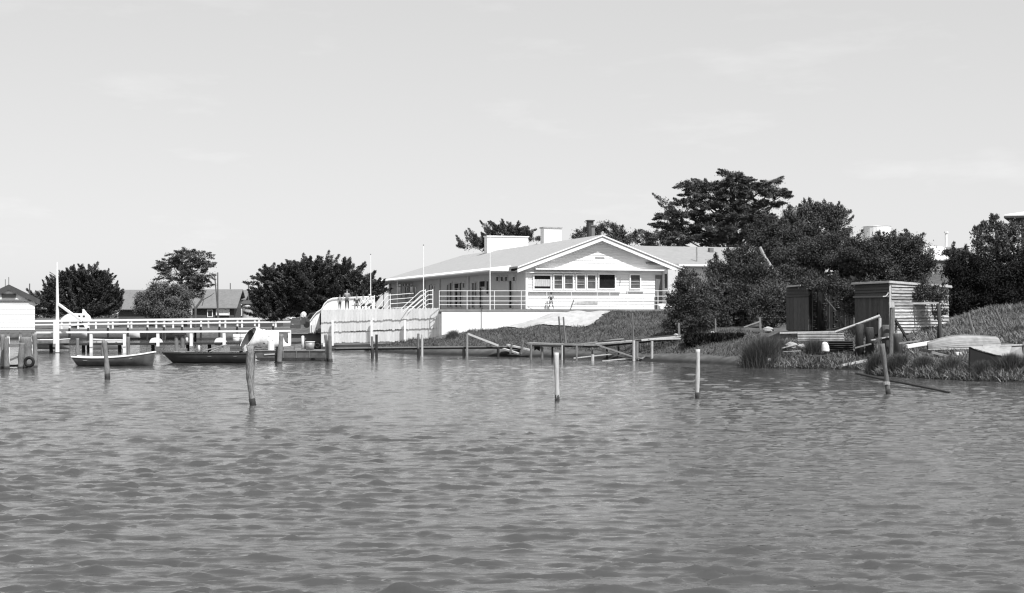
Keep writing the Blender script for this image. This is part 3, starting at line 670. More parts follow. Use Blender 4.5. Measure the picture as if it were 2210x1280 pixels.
tree('large_cypress', 'largest tree, tall tiered cypress with level branches behind the right wing', [(1580,382,20,9),(1588,394,32,8),(1548,398,22,6),(1498,400,26,6),(1530,404,30,8),(1575,408,34,8),(1625,405,34,7),(1664,398,24,5),(1495,420,18,5),(1530,420,34,9),(1580,424,28,9),(1626,416,34,7),(1668,416,26,5),(1692,422,12,5),(1478,442,28,6),(1520,440,32,9),(1570,446,36,10),(1612,440,30,9),(1655,444,26,5),(1678,440,14,4),
     (1440,466,24,6),(1480,462,34,8),(1530,468,40,9),(1590,470,36,12),(1640,464,34,8),(1436,488,22,6),(1475,490,40,9),(1530,494,40,12),(1590,496,44,14),(1640,488,38,12),(1425,510,30,8),(1470,512,40,10),(1520,518,34,9),(1600,518,50,12),(1660,510,40,14),(1440,526,40,7),(1560,526,30,8)], 140, 'lf_mid', 480, .14, 'layer', 1582, trunk_r=.42, flat=.45,
     spikes=((1460,445,1408,418,6),(1690,425,1706,424,5),(1470,402,1466,402,4),(1450,455,1420,436,3)))  # leaves coloured paler here to imitate haze at this distance
tree('bushy_tree', 'bushy tree with upright twigs at right of the largest cypress', [(1722,462,24,16),(1750,455,24,15),(1780,456,22,14),(1805,470,22,16),(1728,490,34,20),(1775,490,36,22),(1740,525,40,22),(1790,520,34,18),(1702,480,16,14),(1815,500,18,12)], 112, 'lf_mid', 260, .13, 'bush', 1745,
     spikes=((1800,465,1812,436,5),(1810,470,1836,455,5),(1815,490,1842,466,4),(1820,505,1838,490,5),(1790,455,1795,438,5)))
tree('forked_tree', 'low tree with pale forked trunk beside the end of the right wing', [(1650,500,26,16),(1680,496,28,14),(1640,525,24,16),(1705,515,24,18),(1672,530,36,20),(1690,560,34,20),(1650,555,24,14)], 99, 'lf_dark', 300, .12, 'bush', 1672)
MB().tube([P(1662,575,97.6),P(1650,555,97.6),P(1640,533,97.6)], [.16,.14,.10], 8, .1).build('bare_limb', 'barkl'); tag(bpy.data.objects['bare_limb'], 'thick pale bare limb leaning out of the forked tree', 'tree limb')
tree('tea_tree_shrub', 'upright dark shrub nearest the clubhouse steps', [(1482,608,22,22),(1470,635,24,24),(1500,632,26,26),(1464,665,22,24),(1494,668,32,26),(1480,694,38,16),(1460,700,24,12),(1514,655,22,34),(1515,690,30,16)], 89, 'lf_dark', 330, .105, 'bush', 1485, trunk_r=.1, cat='shrub', spikes=((1480,600,1470,585,4),(1488,600,1497,585,4)))
tree('tea_tree_shrub', 'shrub with loose top in front of the right wing wall, second from the steps', [(1540,618,20,20),(1532,648,30,26),(1556,668,32,26),(1535,690,34,14)], 90, 'lf_mid', 280, .105, 'bush', 1535, trunk_r=.1, cat='shrub')
tree('tea_tree_shrub', 'big rounded dark shrub hiding the end of the right wing', [(1578,560,18,16),(1600,550,22,18),(1575,590,30,24),(1620,575,32,26),(1570,625,34,24),(1620,620,40,28),(1590,660,44,26),(1650,605,24,26),(1580,690,44,14),(1550,585,20,24),(1605,640,60,30)], 91, 'lf_dark', 340, .105, 'bush', 1600, trunk_r=.14, cat='shrub', spikes=((1575,560,1568,540,5),(1595,545,1588,528,5)))
tree('tea_tree_shrub', 'grey-green shrub between the big rounded shrub and the small shed', [(1650,645,30,28),(1685,635,30,30),(1668,672,40,26),(1702,660,18,30),(1640,690,34,12)], 87, 'lf_mid', 300, .10, 'bush', 1668, trunk_r=.1, cat='shrub')
tree('evergreen_tree', 'dark evergreen tree left of centre above the two sheds', [(1735,540,34,18),(1770,530,34,20),(1810,530,34,20),(1750,565,40,22),(1800,565,44,24),(1740,595,44,18),(1790,598,50,16),(1850,600,40,14),(1700,600,40,24),(1705,565,36,26),(1720,622,40,12),(1840,560,40,26)], 93, 'lf_dark', 340, .11, 'bush', 1780, trunk_r=.2)
tree('evergreen_tree', 'round-headed evergreen tree above the larger shed roof', [(1860,530,30,20),(1895,532,30,22),(1925,525,20,18),(1945,545,36,28),(1965,525,26,20),(1985,555,30,26),(1998,580,22,18),(1880,565,46,24),(1930,580,50,22),(1970,598,36,14),(1850,560,40,26),(1900,605,60,10)], 91, 'lf_dark', 340, .11, 'bush', 1920, trunk_r=.2)
tree('shrub', 'small dark shrub squeezed between the two sheds', [(1815,618,30,9),(1832,632,18,18),(1790,612,30,9),(1760,610,34,8),(1800,628,20,8),(1832,660,16,26)], 78.3, 'lf_dark', 320, .09, 'bush', 1830, trunk_r=.06, cat='shrub')
tree('dark_hedge_tree', 'almost black dense evergreen on the right slope above the upturned boat', [(2075,590,34,30),(2115,580,40,26),(2160,575,40,26),(2200,575,40,30),(2065,640,30,34),(2110,630,44,36),(2165,620,46,36),(2215,620,50,40),(2075,680,26,24),(2110,670,36,24),(2150,655,36,26),(2240,600,40,60),(2035,655,10,14)], 83, 'lf_black', 430, .11, 'bush', 2140, trunk_r=.2)
tree('hanging_branch_shrub', 'small dark leafy shrub in front of the weatherboard side of the larger shed', [(2000,628,18,9),(2014,640,14,12),(1992,640,12,8),(2030,640,12,14),(2028,680,8,14)], 75.5, 'lf_dark', 300, .09, 'bush', 2030, trunk_r=.05, cat='shrub')
tree('gum_tree', 'light leafy gum tree behind the dark evergreen at right edge', [(2112,515,13,16),(2128,505,12,14),(2148,488,18,13),(2172,490,20,14),(2195,498,18,16),(2160,515,24,14),(2190,525,22,14),(2140,535,30,12),(2180,545,40,14),(2110,540,12,12)], 97, 'lf_mid', 85, .14, 'bush', 2165, bark='barkl')
tree('shrub', 'small dark shrub in front of the white house on the hill', [(2050,548,13,10),(2062,560,16,12),(2085,552,14,10)], 104, 'lf_dark', 320, .12, 'bush', 2058, trunk_r=.08, cat='shrub')

# distant low tree line behind the left houses: a mass
Cs = []; 
for px in np.arange(-500, 2700, 9):
    d = 330; hgt = 2.2+1.2*math.sin(px*.013)+.8*math.sin(px*.041)
    for _ in range(34): Cs.append((X(px,d)+RNG.normal()*.9, d+RNG.normal()*3, 1.6+max(0,RNG.uniform(0,hgt))))
Cs = np.array(Cs); V, Fq, _ = leafcloud(Cs, RNG.normal(size=(len(Cs),3)), .7, None, 1.3)
tag(fastmesh('distant_wood', V, Fq, 'lf_light', None, RNG.uniform(0,1,len(Cs))), 'low grey line of far-off woodland behind the houses', 'woodland', None, 'stuff')

# ------------------------------------------------------------------ left background: houses, tank, poles
def gable_house(name, label, px0, px1, d, y_eave, y_ridge, depth, wallm='brown', roofm='roof', skip=18):
    z0 = zt(X((px0+px1)/2, d), d)-.2
    t = thing(name, (X((px0+px1)/2,d), d, z0), label, 'house')
    xa, xb = X(px0,d), X(px1,d); ze, zr = Zy(y_eave,d), Zy(y_ridge,d+depth/2)
    MB().prism([(xa,d,z0),(xb,d,z0),(xb,d,ze),(xa,d,ze)], (0,depth,0)).build('wall', wallm, t)
    for xe in (xa+.02, xb-.14): MB().prism([(xe,d,ze-.01),(xe,d+depth,ze-.01),(xe,d+depth/2,zr-.12)], (.12,0,0)).build('gable_wall', wallm, t)
    for s in (0,1):
        ya, yb_ = (d-.5, d+depth/2) if s == 0 else (d+depth+.5, d+depth/2)
        MB().prism([(xa-.5,ya,ze-.12),(xb+.5,ya,ze-.12),(xb+.5,yb_,zr),(xa-.5,yb_,zr)], (0,0,.1)).build('roof', roofm, t)
    return t
def hwin(t, p0, p1, y0, y1, d, pane='glass', frame='white'):
    xa, xb, za, zc = X(p0,d), X(p1,d), Zy(y1,d), Zy(y0,d)
    w = MB()
    for a in ((xa-.1,xb+.1,za-.1,za),(xa-.1,xb+.1,zc,zc+.1),(xa-.1,xa,za,zc),(xb,xb+.1,za,zc)): w.box(((a[0]+a[1])/2,d-.05,(a[2]+a[3])/2), (a[1]-a[0],.1,a[3]-a[2]))
    o = w.build('window', frame, t); MB().box(((xa+xb)/2,d-.03,(za+zc)/2), (xb-xa,.03,zc-za)).build('pane', pane, o)
t = gable_house('house', 'dark house with long grey roof and pale boarded window behind the jetties', 415, 505, 185, 664, 626, 7, 'brown', 'roofh')
hwin(t,449,458,670,683,184.9); hwin(t,468,494,668,679,184.9,'white')
t2 = gable_house('house', 'taller dark house end with stacked windows beside the water tank', 492, 524, 190, 646, 627, 6, 'brown', 'roofh')
hwin(t2,511,521,648,657,189.9); hwin(t2,514,521,668,680,189.9); hwin(t2,497,503,668,680,189.9)
t = gable_house('house', 'low dark house with pitched grey roof half hidden by the olive-grey tree', 256, 330, 182, 667, 648, 7, 'brown', 'roofh')
t = gable_house('house', 'steep grey roofed house end peeping over the low dark house', 262, 312, 196, 650, 627, 6, 'brown', 'roofh')
t = gable_house('shed', 'low dark shed under the spreading cypress at right of the water tank', 528, 600, 178, 655, 650, 4, 'brown', 'roofd')
# corrugated tank
def tank(label, px0, px1, y0, y1, d, m, cat='water tank', cg=.02, lid=.25):
    xm = X((px0+px1)/2,d); r = (X(px1,d)-X(px0,d))/2; za, zc = Zy(y1,d), Zy(y0,d)
    t = thing('water_tank', (xm,d,za), label, cat)
    pts = []; rr = []
    n = 30
    for i in range(n+1): pts.append((xm,d,za+(zc-za)*i/n)); rr.append(r*(1+cg*(i%2)))
    MB().tube(pts, rr, 24).build('tank_body', m, t); MB().tube([(xm,d,zc),(xm,d,zc+lid*r)], [r*1.03,r*.15], 24).build('lid', m, t)
    return t
tank('grey corrugated water tank at the end of the dark house', 524, 545, 661, 690, 172, 'iron')
for px, dx, ya, yb_, d, lb in ((470,0,588,690,150,'thin upright bare pole in front of the dark house roof'),(463,9,592,690,151,'thin bare pole leaning beside the upright one'),(497,0,611,690,196,'short utility pole showing over the dark house roof'),(536,1,612,690,182,'utility pole standing by the water tank'),(64,-1,612,690,150,'short pole behind the boathouse roof')):
    tag(MB().tube([P(px+dx,yb_,d),P(px,ya,d)], [.09,.06], 6).build('pole', 'bark'), lb, 'pole', 'bare poles behind the jetties')
# dead branching shrub
t = thing('bare_tree', G(421,152), 'small leafless forked tree before the dark house', 'tree')
b = MB().tube([G(421,152),P(422,665,152),P(432,650,152),P(440,637,152),P(446,626,152)], [.14,.12,.08,.05,.02], 6)
b.tube([P(424,664,152),P(436,648,152),P(455,638,152),P(462,632,152)], [.08,.06,.04,.02], 6); b.tube([P(422,668,152),P(415,650,152),P(412,640,152)], [.07,.05,.02], 6); b.tube([P(436,660,152),P(440,645,152),P(438,636,152)], [.05,.04,.02], 6)
b.build('trunk', 'bark', t)

# far jetty with white railings on both sides
t = thing('far_jetty', P(350,714,150), 'far long jetty with double white two-bar railings', 'jetty')
def fj(px, d0=146.0): return d0 + .0*px
MB().prism([P(60,711.5,146),P(628,707,146),(X(628,146),152.5,P(628,707,146)[2]),(X(60,146),152.5,P(60,711.5,146)[2])], (0,0,-.22)).build('deck', 'greyh', t)
def fjy(px, off): return 693 + (687-693)*(px-75)/550 + off
for d, pp in ((146.1,(150,190.5,233,276,318,354,393,433.5,473.5,512,549.5,589.5)),(152.3,(91,128,168,206,248,304,342,382,421,459.5,497,535.5,573,611))):
    k = 146/d
    for off, h in ((0,.21),(8.0,.14)):
        MB().beam(P(75 if d < 150 else 77, fjy(75,off), 146)*np.array((1,0,1))+np.array((0,d,0)), P(625,fjy(625,off),146)*np.array((1,0,1))+np.array((0,d,0)), .09, h).build('rail', 'white', t)
    for p in pp: MB().box(np.array((X(p,146), d+.08, Zy(fjy(p,9.5),146))), (.17,.14,1.0)).build('post', 'white', t)
for p in (150,190.5,233,276,318,354,393,433.5,473.5,512,549.5,589.5):
    MB().tube([P(p,735,146),P(p,fjy(p,16),146)], .11, 7).build('pile', 'dark', t)

# near jetty with single white rail
t = thing('near_jetty', P(340,745,104), 'nearer low jetty with single heavy white handrail on white posts', 'jetty')
def nj(px): return 104.5
def njy(px, off): return 716.5 + (713-716.5)*(px-75)/550 + off
MB().prism([P(60,njy(60,25.5),104.2),P(640,njy(640,25.5),104.2),P(640,njy(640,25.5),104.2)+np.array((0,2.4,0)),P(60,njy(60,25.5),104.2)+np.array((0,2.4,0))], (0,0,-.14)).build('deck', 'dark', t)
MB().beam(P(75,njy(75,1.2),104), P(627,njy(627,1.2),104), .14, .14).build('rail', 'white', t)
for p in (118,197,269,341,413,484,554,625): MB().box(P(p,njy(p,16.5),104.05), (.21,.16,1.12)).build('post', 'white', t)
for p in (110,180,191,258,330,405,452,520,600): MB().tube([P(p+.5,770,104.9),P(p,njy(p,27),104.9)], .13, 7).build('pile', 'dark', t)
MB().beam(P(60,763,106.6), P(640,760,106.6), .2, .12).build('lower_beam', 'dark', t)
for p in (197,269): MB().box(P(p,753,104.1), (.2,.15,.55)).build('post', 'white', t)
# crane post
t = thing('crane_post', P(122,745,103.5), 'tall white tapered crane post with slanting jib on the nearer jetty', 'crane')
MB().tube([P(123.5,760,103.4),P(124,650,103.4),P(123,566,103.4)], [.16,.11,.06], 10).build('mast', 'white', t)
MB().beam(P(127,657,103.3), P(178,694,102.6), .13, .16).build('jib', 'white', t)
MB().tube([P(123,598,103.4),P(115,592,103.4),P(107,587,103.4)], .03, 6).build('hook_arm', 'brickl', t)
MB().beam(P(118,742,103.3), P(118,690,103.3), .16, .16).build('base_post', 'white', t)

# boathouse
d = 101.0; t = thing('boathouse', P(20,712,d), 'white boathouse with low dark gable roof and louvred slot on piles', 'boathouse')
xa, xb = X(-33,d), X(72,d); z0, ze = Zy(712.5,d), Zy(649,d); zr = Zy(617,d); xm = X(19,d)
MB().prism([(xa,d,z0),(xb,d,z0),(xb,d,ze+.28),(xa,d,ze+.28)], (0,4.5,0)).build('wall', 'whiteb', t)
MB().prism([(xa,d-.02,ze+.1),(xb,d-.02,ze+.1),(xm,d-.02,zr-.12)], (0,.1,0)).build('gable_wall', 'whiteb', t)
for k in range(11):
    zz = z0+.02+k*.185
    MB().add([(xa-.01,d,zz),(xb+.01,d,zz),(xb+.01,d,zz+.18),(xa-.01,d,zz+.18),(xa-.01,d-.035,zz),(xb+.01,d-.035,zz),(xb+.01,d-.01,zz+.18),(xa-.01,d-.01,zz+.18)], ((4,5,6,7),(0,4,7,3),(1,2,6,5),(0,1,5,4),(3,7,6,2))).build('weatherboard', 'whiteb', t)
MB().box(((xa+xb)/2,d-.08,ze+.02), (xb-xa+.1,.14,.09)).build('ledge', 'brickl', t)
for s in (-1,1):
    xe = xm+s*(xb-xm+.35); zz = zr-(zr-ze-.12)*1.13
    MB().prism([(xm,d-.2,zr),(xe,d-.2,zz),(xe,d+5,zz),(xm,d+5,zr)], (0,0,.10)).build('roof', 'roofd', t)
    MB().prism([(xm,d-.23,zr+.08),(xe,d-.23,zz+.08),(xe,d-.23,zz-.28),(xm,d-.23,zr-.28)], (0,.04,0)).build('barge_board', 'roofd', t)
MB().box((X(19,d),d-.06,Zy(638,d)), (.95,.06,.28)).build('louvre_slot', 'dark', t)
for i in range(4): MB().box((X(19,d),d-.10,Zy(638,d)-.105+i*.07), (.9,.05,.03)).build('louvre', 'brown', t)
for px, ya in ((12,603),(19,598)): MB().tube([P(px,622,d),P(px,ya,d)], .025, 6).build('finial', 'brickl', t)
for px in (-30,20,45,70): MB().box(P(px,740,d+.2), (.2,.2,2.0)).build('pile', 'white', t)
MB().box(((xa+xb)/2,d+2.2,z0-.1), (xb-xa+.2,4.6,.16)).build('floor_beam', 'brickl', t)
t.rotation_euler.z = .37
# piles in front of the boathouse
def post(name, label, top, bot, d, r0, r1, m='grey', wet=.18, n=10, jit=.07, cat='post', group=None, bends=0.05):
    a = P(top[0],top[1],d); b_ = P(bot[0],bot[1],d); t = thing(name, np.array((b_[0],d,0)), label, cat, group)
    N = 14; pts = []; rr = []
    for i in range(N+1):
        f = i/N; p = b_*(1-f)+a*f; p = p + np.array((math.sin(f*5+top[0])*bends*r0*2, math.sin(f*4+2*top[0])*bends*r0*2, 0)); pts.append(p); rr.append((r1*(1-f)+r0*f)*(1+.10*math.sin(f*9+top[0])))
    MB().tube(pts, rr, n, jit).build('shaft', m, t, True)
    if wet: 
        q = [np.array((pts[0][0],pts[0][1],-.7)), pts[0]+np.array((0,0,0)), pts[0]*(1-wet/2)+pts[1]*wet/2, pts[0]+(pts[1]-pts[0])*min(1.4,wet*4)]
        MB().tube(q, [r1*1.05,r1*1.12,r1*1.12,r1*1.10], n, .05).build('wet_base', 'dark', t, True)
    return t
GP = 'grey mooring piles at left'
for px0, px1, ya, yb_, d, r, lb in ((6,4,722,796,73,.10,'dark thin pile at the left edge by the boathouse'),(14,14,728,795,72.5,.13,'thick grey pile at the left edge, leaning against the landing beam'),(47,45,740,795,73.5,.15,'squat grey pile in the middle of the little landing'),(57,58,727,793,74,.30,'broadest pale grey pile below the boathouse corner'),(75,75,720,794,74.5,.13,'tall grey pile at the right end of the little landing')):
    post('mooring_pile', lb, (px0,ya), (px1,yb_), d, r, r*1.05, 'grey', .25, cat='pile')
t = thing('landing_stage', P(35,770,73.8), 'short grey plank landing between the piles below the boathouse', 'landing')
MB().beam(P(-30,747,74.2),P(50,745,74.2),.9,.16).build('deck','greyh',t); MB().beam(P(22,777,73.6),P(44,768,73.6),.08,.1).build('brace','grey',t); MB().beam(P(-10,790,73.9),P(48,789,73.9),.1,.12).build('low_beam','dark',t)
def tyre(label, c, r, w=.16, axis='y'):
    t = thing('tyre', c-np.array((0,0,r)), label, 'tyre'); b = MB(); n, m_ = 20, 8; V=[]; Fc=[]
    for i in range(n):
        A = 2*math.pi*i/n
        for j in range(m_):
            Bq = 2*math.pi*j/m_; R_ = r*.72+r*.28*math.cos(Bq); V.append(c+np.array((R_*math.cos(A), w/2*math.sin(Bq), R_*math.sin(A))))
    for i in range(n):
        for j in range(m_): Fc.append((i*m_+j,((i+1)%n)*m_+j,((i+1)%n)*m_+(j+1)%m_,i*m_+(j+1)%m_))
    b.add(V,Fc); b.build('tread','black',t,True); return t
tyre('black tyre fender hung low on the broad pile', P(63,781,73.3), .30)
tyre('black tyre fender on the punt deck beside the galvanised tub', P(685,746,85.4), .17)

# ------------------------------------------------------------------ boats
def hull_pts(L, Bm, sheer, keel, bowp=.55, stern=.8, n=18, m=8):
    A = np.zeros((n+1, 2*m+1, 3))
    for i in range(n+1):
        s = i/n
        bw_ = Bm/2*(stern+(1-stern)*math.sin(min(1,s/.5)*math.pi/2)) if s < .5 else Bm/2*max(0.02,(1-((s-.5)/.5)**2.2))**bowp
        sh, ke = sheer(s), keel(s)
        for j in range(-m, m+1):
            a = abs(j)/m*math.pi/2
            A[i, j+m] = (s*L, math.copysign(bw_*math.sin(a)**.75, j) if j else 0, ke+(sh-ke)*(1-math.cos(a))**.85)
    return A
def place(A, org, yaw=0, flipx=False, roll=0, pitch=0):
    A = A.copy()
    sh = A.shape; q = A.reshape(-1,3)
    if flipx: q[:,0] *= -1
    R = np.array(Matrix.Rotation(yaw,3,'Z') @ Matrix.Rotation(pitch,3,'Y') @ Matrix.Rotation(roll,3,'X'))
    return (q @ R.T + np.array(org)).reshape(sh)
def boat(name, label, L, Bm, sheer, keel, org, yaw, flipx=False, m='hull', inner='grey', rim='white', roll=0, pitch=0, thw=3, rake=.0, stern=.8, cat='boat', rimr=.035, overx=0, group=None):
    A = hull_pts(L, Bm, sheer, keel, stern=stern)
    for i in range(A.shape[0]):
        s = i/(A.shape[0]-1); zz = (A[i,:,2]-keel(s))/(sheer(s)-keel(s))
        A[i,:,0] -= rake*(1-zz)*max(0,(s-.6)/.4)**1.2
        A[i,:,0] += overx*(1-zz)*max(0,(.25-s)/.25)
    t = thing(name, org, label, cat, group)
    W = place(A, org, yaw, flipx, roll, pitch); MB().grid(W).build('hull', m, t, True)
    In = A.copy(); In[:,:,1] *= .94; In[:,:,2] += .05; In[:,:,2] = np.minimum(In[:,:,2], np.array([sheer(i/(A.shape[0]-1)) for i in range(A.shape[0])])[:,None]-.005)
    MB().grid(place(In, org, yaw, flipx, roll, pitch)).build('inside', inner, t, True)
    st_ = W[0]; MB().add(list(st_), [tuple(range(len(st_)))]).build('transom', m, t)
    for e in (0,-1): MB().tube(list(W[:,e,:]+np.array((0,0,.01))), rimr, 6).build('gunwale', rim, t)
    for k in range(thw):
        s = .22+.26*k; i = int(s*(A.shape[0]-1)); a = A[i,1].copy(); b_ = A[i,-2].copy(); a[2] = b_[2] = sheer(s)-.14
        q = place(np.array([a,b_]), org, yaw, flipx, roll, pitch); MB().beam(q[0],q[1],.22,.035).build('thwart', inner, t)
    return t
d = 77.0; L = X(333,d)-X(160,d)
boat('dinghy', 'dark dinghy with white gunwale lying bow right near the single post', L, 1.5, lambda s: .49-.35*s+.60*s*s, lambda s: -.12+.0*s, (X(160,d),d,.0), .05, m='hullg', inner='hullp', rim='paling', rimr=.04, overx=.35, rake=.15)
d = 81.5; L = X(546,d)-X(350,d)
boat('work_boat', 'long black work boat with raked bow pointing left, moored behind the crooked post', L, 1.7, lambda s: .54+.10*max(0,s-.6), lambda s: -.15, (X(546,d),d,0), -.02, flipx=True, m='hull', inner='grey', rim='dark', rake=.75, stern=.85, thw=2, rimr=.04)
# punt
d = 86.0; t = thing('punt', P(625,775,d), 'flat grey punt with loaded deck behind the dark forked post', 'boat')
za = Zy(757,d); MB().prism([P(549,757,d),P(707,757,d),P(704,776,d),P(556,776,d)], (0,1.9,0)).build('hull', 'hullg', t)
MB().prism([P(549,772,d-.02),P(707,772,d-.02),P(704,777,d-.02),P(556,777,d-.02)], (0,.03,0)).build('tarred_band', 'dark', t)
MB().box(P(628,756,d+.95), (X(709,d)-X(546,d),2.0,.06)).build('deck', 'greyh', t)
MB().beam(P(570,765.5,d-.03), P(604,763.5,d-.03), .04, .07).build('rubbing_strake', 'pale', t)
for p in (612, 640, 668): MB().box(P(p,765,d-.02), (.04,.05,.42)).build('rib', 'brickl', t)
# canvas hood on the work boat / punt
d = 87.0; t = thing('canvas_hood', P(570,752,d), 'big white canvas hood with dark oval opening, set between work boat and punt', 'canopy')
rings = []; lin = []
for f in np.linspace(0, 1, 15):
    cx = 536+66*f; cy = 729.5+4*f-2*math.sin(f*3.1); hh = (23.5-6.5*f**1.5)*(1+.04*math.sin(f*9)); ww = 13-3*f; sl = 9*(1-f)
    ring = []; ring2 = []
    for k in range(26):
        a = 2*math.pi*k/26
        ca, sa = math.cos(a), math.sin(a); ca = math.copysign(abs(ca)**.8, ca); sa = math.copysign(abs(sa)**(.45 if ca < 0 else .9), sa); y = cy - hh*ca*.98; x = cx + sl*ca
        dep = d + 1.0*(1-.25*f)*sa*-.9 
        wob = .035*math.sin(k*1.9+f*17)*math.sin(f*9+k)+(-.05*math.sin(f*3.14) if ca > .3 else 0)
        skw = 9.5*math.sin(a)*max(0,1-f*2.2); ring.append(P(x + sl*.6*math.cos(a) + skw, min(y, 752.5), dep)+np.array((0,wob,wob)))
        ring2.append(P(x + .5 + sl*.6*math.cos(a) + skw, min(cy-(hh-.9)*ca*.98, 751.8), d+ .96*(1-.25*f)*sa*-.9))
    rings.append(ring+[ring[0]]); lin.append(ring2+[ring2[0]])
hd = MB().grid(rings); hd.build('cover', 'canvas', t, True); MB().grid(lin).build('shade_lining', 'shade_lining', t, True)
MB().add(lin[-1][:-1], [tuple(range(26))]).build('back_panel', 'canvas', t)
MB().tube([np.array(p) for p in rings[0]], .03, 6).build('hoop', 'canvas', t)
MB().prism([P(606,749,d-.2),P(624,746,d-.2),P(612,738,d-.2),P(607,722,d-.2)], (0,.5,0)).build('trailing_flap', 'canvas', t)
tag(MB().tube([P(585,756,86.15),P(585,736,86.15)], .20, 14).build('pale_drum', 'paling'), 'pale drum standing against the canvas hood', 'drum')
# things on the punt and work boat
def crate(label, px0, px1, y0, y1, d, m, name='box', cat='box', group=None):
    t = thing(name, P((px0+px1)/2,y1,d), label, cat, group)
    w = X(px1,d)-X(px0,d); h = Zy(y0,d)-Zy(y1,d)
    n = max(2, int(h/.12)); 
    for i in range(n): MB().box(P((px0+px1)/2,y1,d)+np.array((0,.25,h*(i+.5)/n)), (w,.5,h/n-.012)).build('slat', m, t)
    MB().box(P((px0+px1)/2,y1,d)+np.array((0,.25,h/2-.02)), (w-.03,.46,h-.05)).build('core', 'dark', t); return t
crate('weathered grey crate on the punt between bollard and hood', 637, 650, 744, 755.5, 86.3, 'greyh')
crate('low grey box on the punt next to the pale drum', 613, 634, 747, 755.5, 86.6, 'greyh')
t = thing('galvanised_tub', P(669,755,86.3), 'streaky galvanised tub on the punt deck', 'tub')
MB().tube([P(669,755,86.3),P(669,738,86.3)], [.24,.29], 18).build('side','metal',t,True); MB().tube([P(669,738.4,86.3),P(669,737,86.3)], [.31,.31], 18).build('rim','white',t)
crate('small white box at the right end of the punt', 697, 706, 741, 748, 86.6, 'white')
def bollard(label, px, y0, y1, d, r): 
    t = thing('bollard', P(px,y1,d), label, 'bollard', 'white bollards by the boats'); MB().tube([P(px,y1,d),P(px,y0+1.5,d),P(px,y0,d)], [r,r*.95,r*.8], 12).build('shaft','white',t,True); MB().tube([P(px,y0+.3,d),P(px,y0-.3,d)], [r*.6,r*.3], 10).build('cap','white',t)
bollard('white bollard above the punt next to the galvanised tub', 653.5, 725, 757, 88.2, .095)
bollard('white bollard on the work boat amidships', 429.5, 746, 760, 82.4, .075)
bollard('white bollard on the nearer jetty above the work boat bow', 403.5, 729, 740, 105.3, .10)
# tarpaulin-covered dinghies seen end-on on the near jetty
for px, d, lb in ((331,105.5,'white upturned tender seen end-on on the nearer jetty, left of two'),(471,105.5,'white upturned tender seen end-on on the nearer jetty, by the barrels')):
    t = thing('upturned_tender', P(px,743,d), lb, 'boat', 'white upturned tenders on the nearer jetty')
    A = hull_pts(2.2, .74, lambda s: .48, lambda s: .0+.25*s**4, stern=.85); A[:,:,2] = .48-A[:,:,2]
    MB().grid(place(A, P(px,743,d), math.pi/2)).build('hull','white',t,True)
    e = place(A, P(px,743,d), math.pi/2)[0]; MB().add(list(e), [tuple(range(len(e)))]).build('transom','white',t)
    MB().box(P(px,742.5,d)+np.array((0,-.05,0)), (.5,.1,.14)).build('chock','dark',t)
for px, lb in ((510,'white barrel on the nearer jetty, left of a pair'),(526,'white barrel on the nearer jetty next to the canvas hood')):
    t = thing('barrel', P(px,738,105.5), lb, 'barrel', 'pair of white barrels'); 
    MB().tube([P(px,740,105.5),P(px,731,105.5),P(px,721,105.5)], [.23,.27,.24], 16).build('staves','white',t,True)
    for yy_ in (727,735): MB().tube([P(px,yy_,105.5),P(px,yy_+.8,105.5)], [.275,.275], 16).build('hoop','metal',t)
# white moored hull behind near jetty
d = 109; boat('white_dinghy', 'white dinghy lying behind the nearer jetty rail at left', X(266,d)-X(195,d), 1.3, lambda s: .62+.15*max(0,s-.5), lambda s: -.1, (X(266,d),d,.2), .02, flipx=True, m='white', inner='grey', rim='white', stern=.85)
d = 110; boat('grey_dinghy', 'pale grey dinghy behind the crane post below the boathouse', X(150,d)-X(82,d), 1.3, lambda s: .62+.15*max(0,s-.5), lambda s: -.1, (X(82,d),d,.2), .02, m='hullp', inner='grey', rim='white', stern=.85)
# launches beyond the far jetty
d = 156.0; t = boat('cabin_cruiser', 'white cabin cruiser with rounded wheelhouse beyond the far jetty', X(192,d)-X(128,d), 2.2, lambda s: 1.5+.3*max(0,s-.5), lambda s: .1, (X(128,d),d,.2), 0, m='white', inner='white', rim='white', stern=.8, thw=0)
A = []
MB().prism([P(131,690,d),P(189,690,d),P(186,682,d),P(180,676.5,d),P(155,676,d),P(146,677.5,d),P(138,682,d),P(132,688,d)], (0,1.5,0)).build('cabin','white',t)
for p in (171,181): MB().box(P(p,682.5,d-.02), (.22,.04,.16)).build('porthole','glass',t)
MB().prism([P(178,679,d+.6),P(190,679,d+.6),P(181,667,d+.6),P(178,667,d+.6)], (0,.06,0)).build('windscreen','white',t)
MB().prism([P(152,706,d-1.15),P(183,707,d-1.15),P(180,701,d-1.15),P(152,704,d-1.15)], (0,.05,0)).build('dark_stripe','glass',t)
d = 157.0; boat('white_launch', 'long white launch lying beyond the far jetty beside the cruiser', X(302,d)-X(196,d), 2.0, lambda s: 1.05+.2*max(0,s-.5), lambda s: 0.1, (X(196,d),d,.1), 0, m='white', inner='grey', rim='white', stern=.8, thw=3)
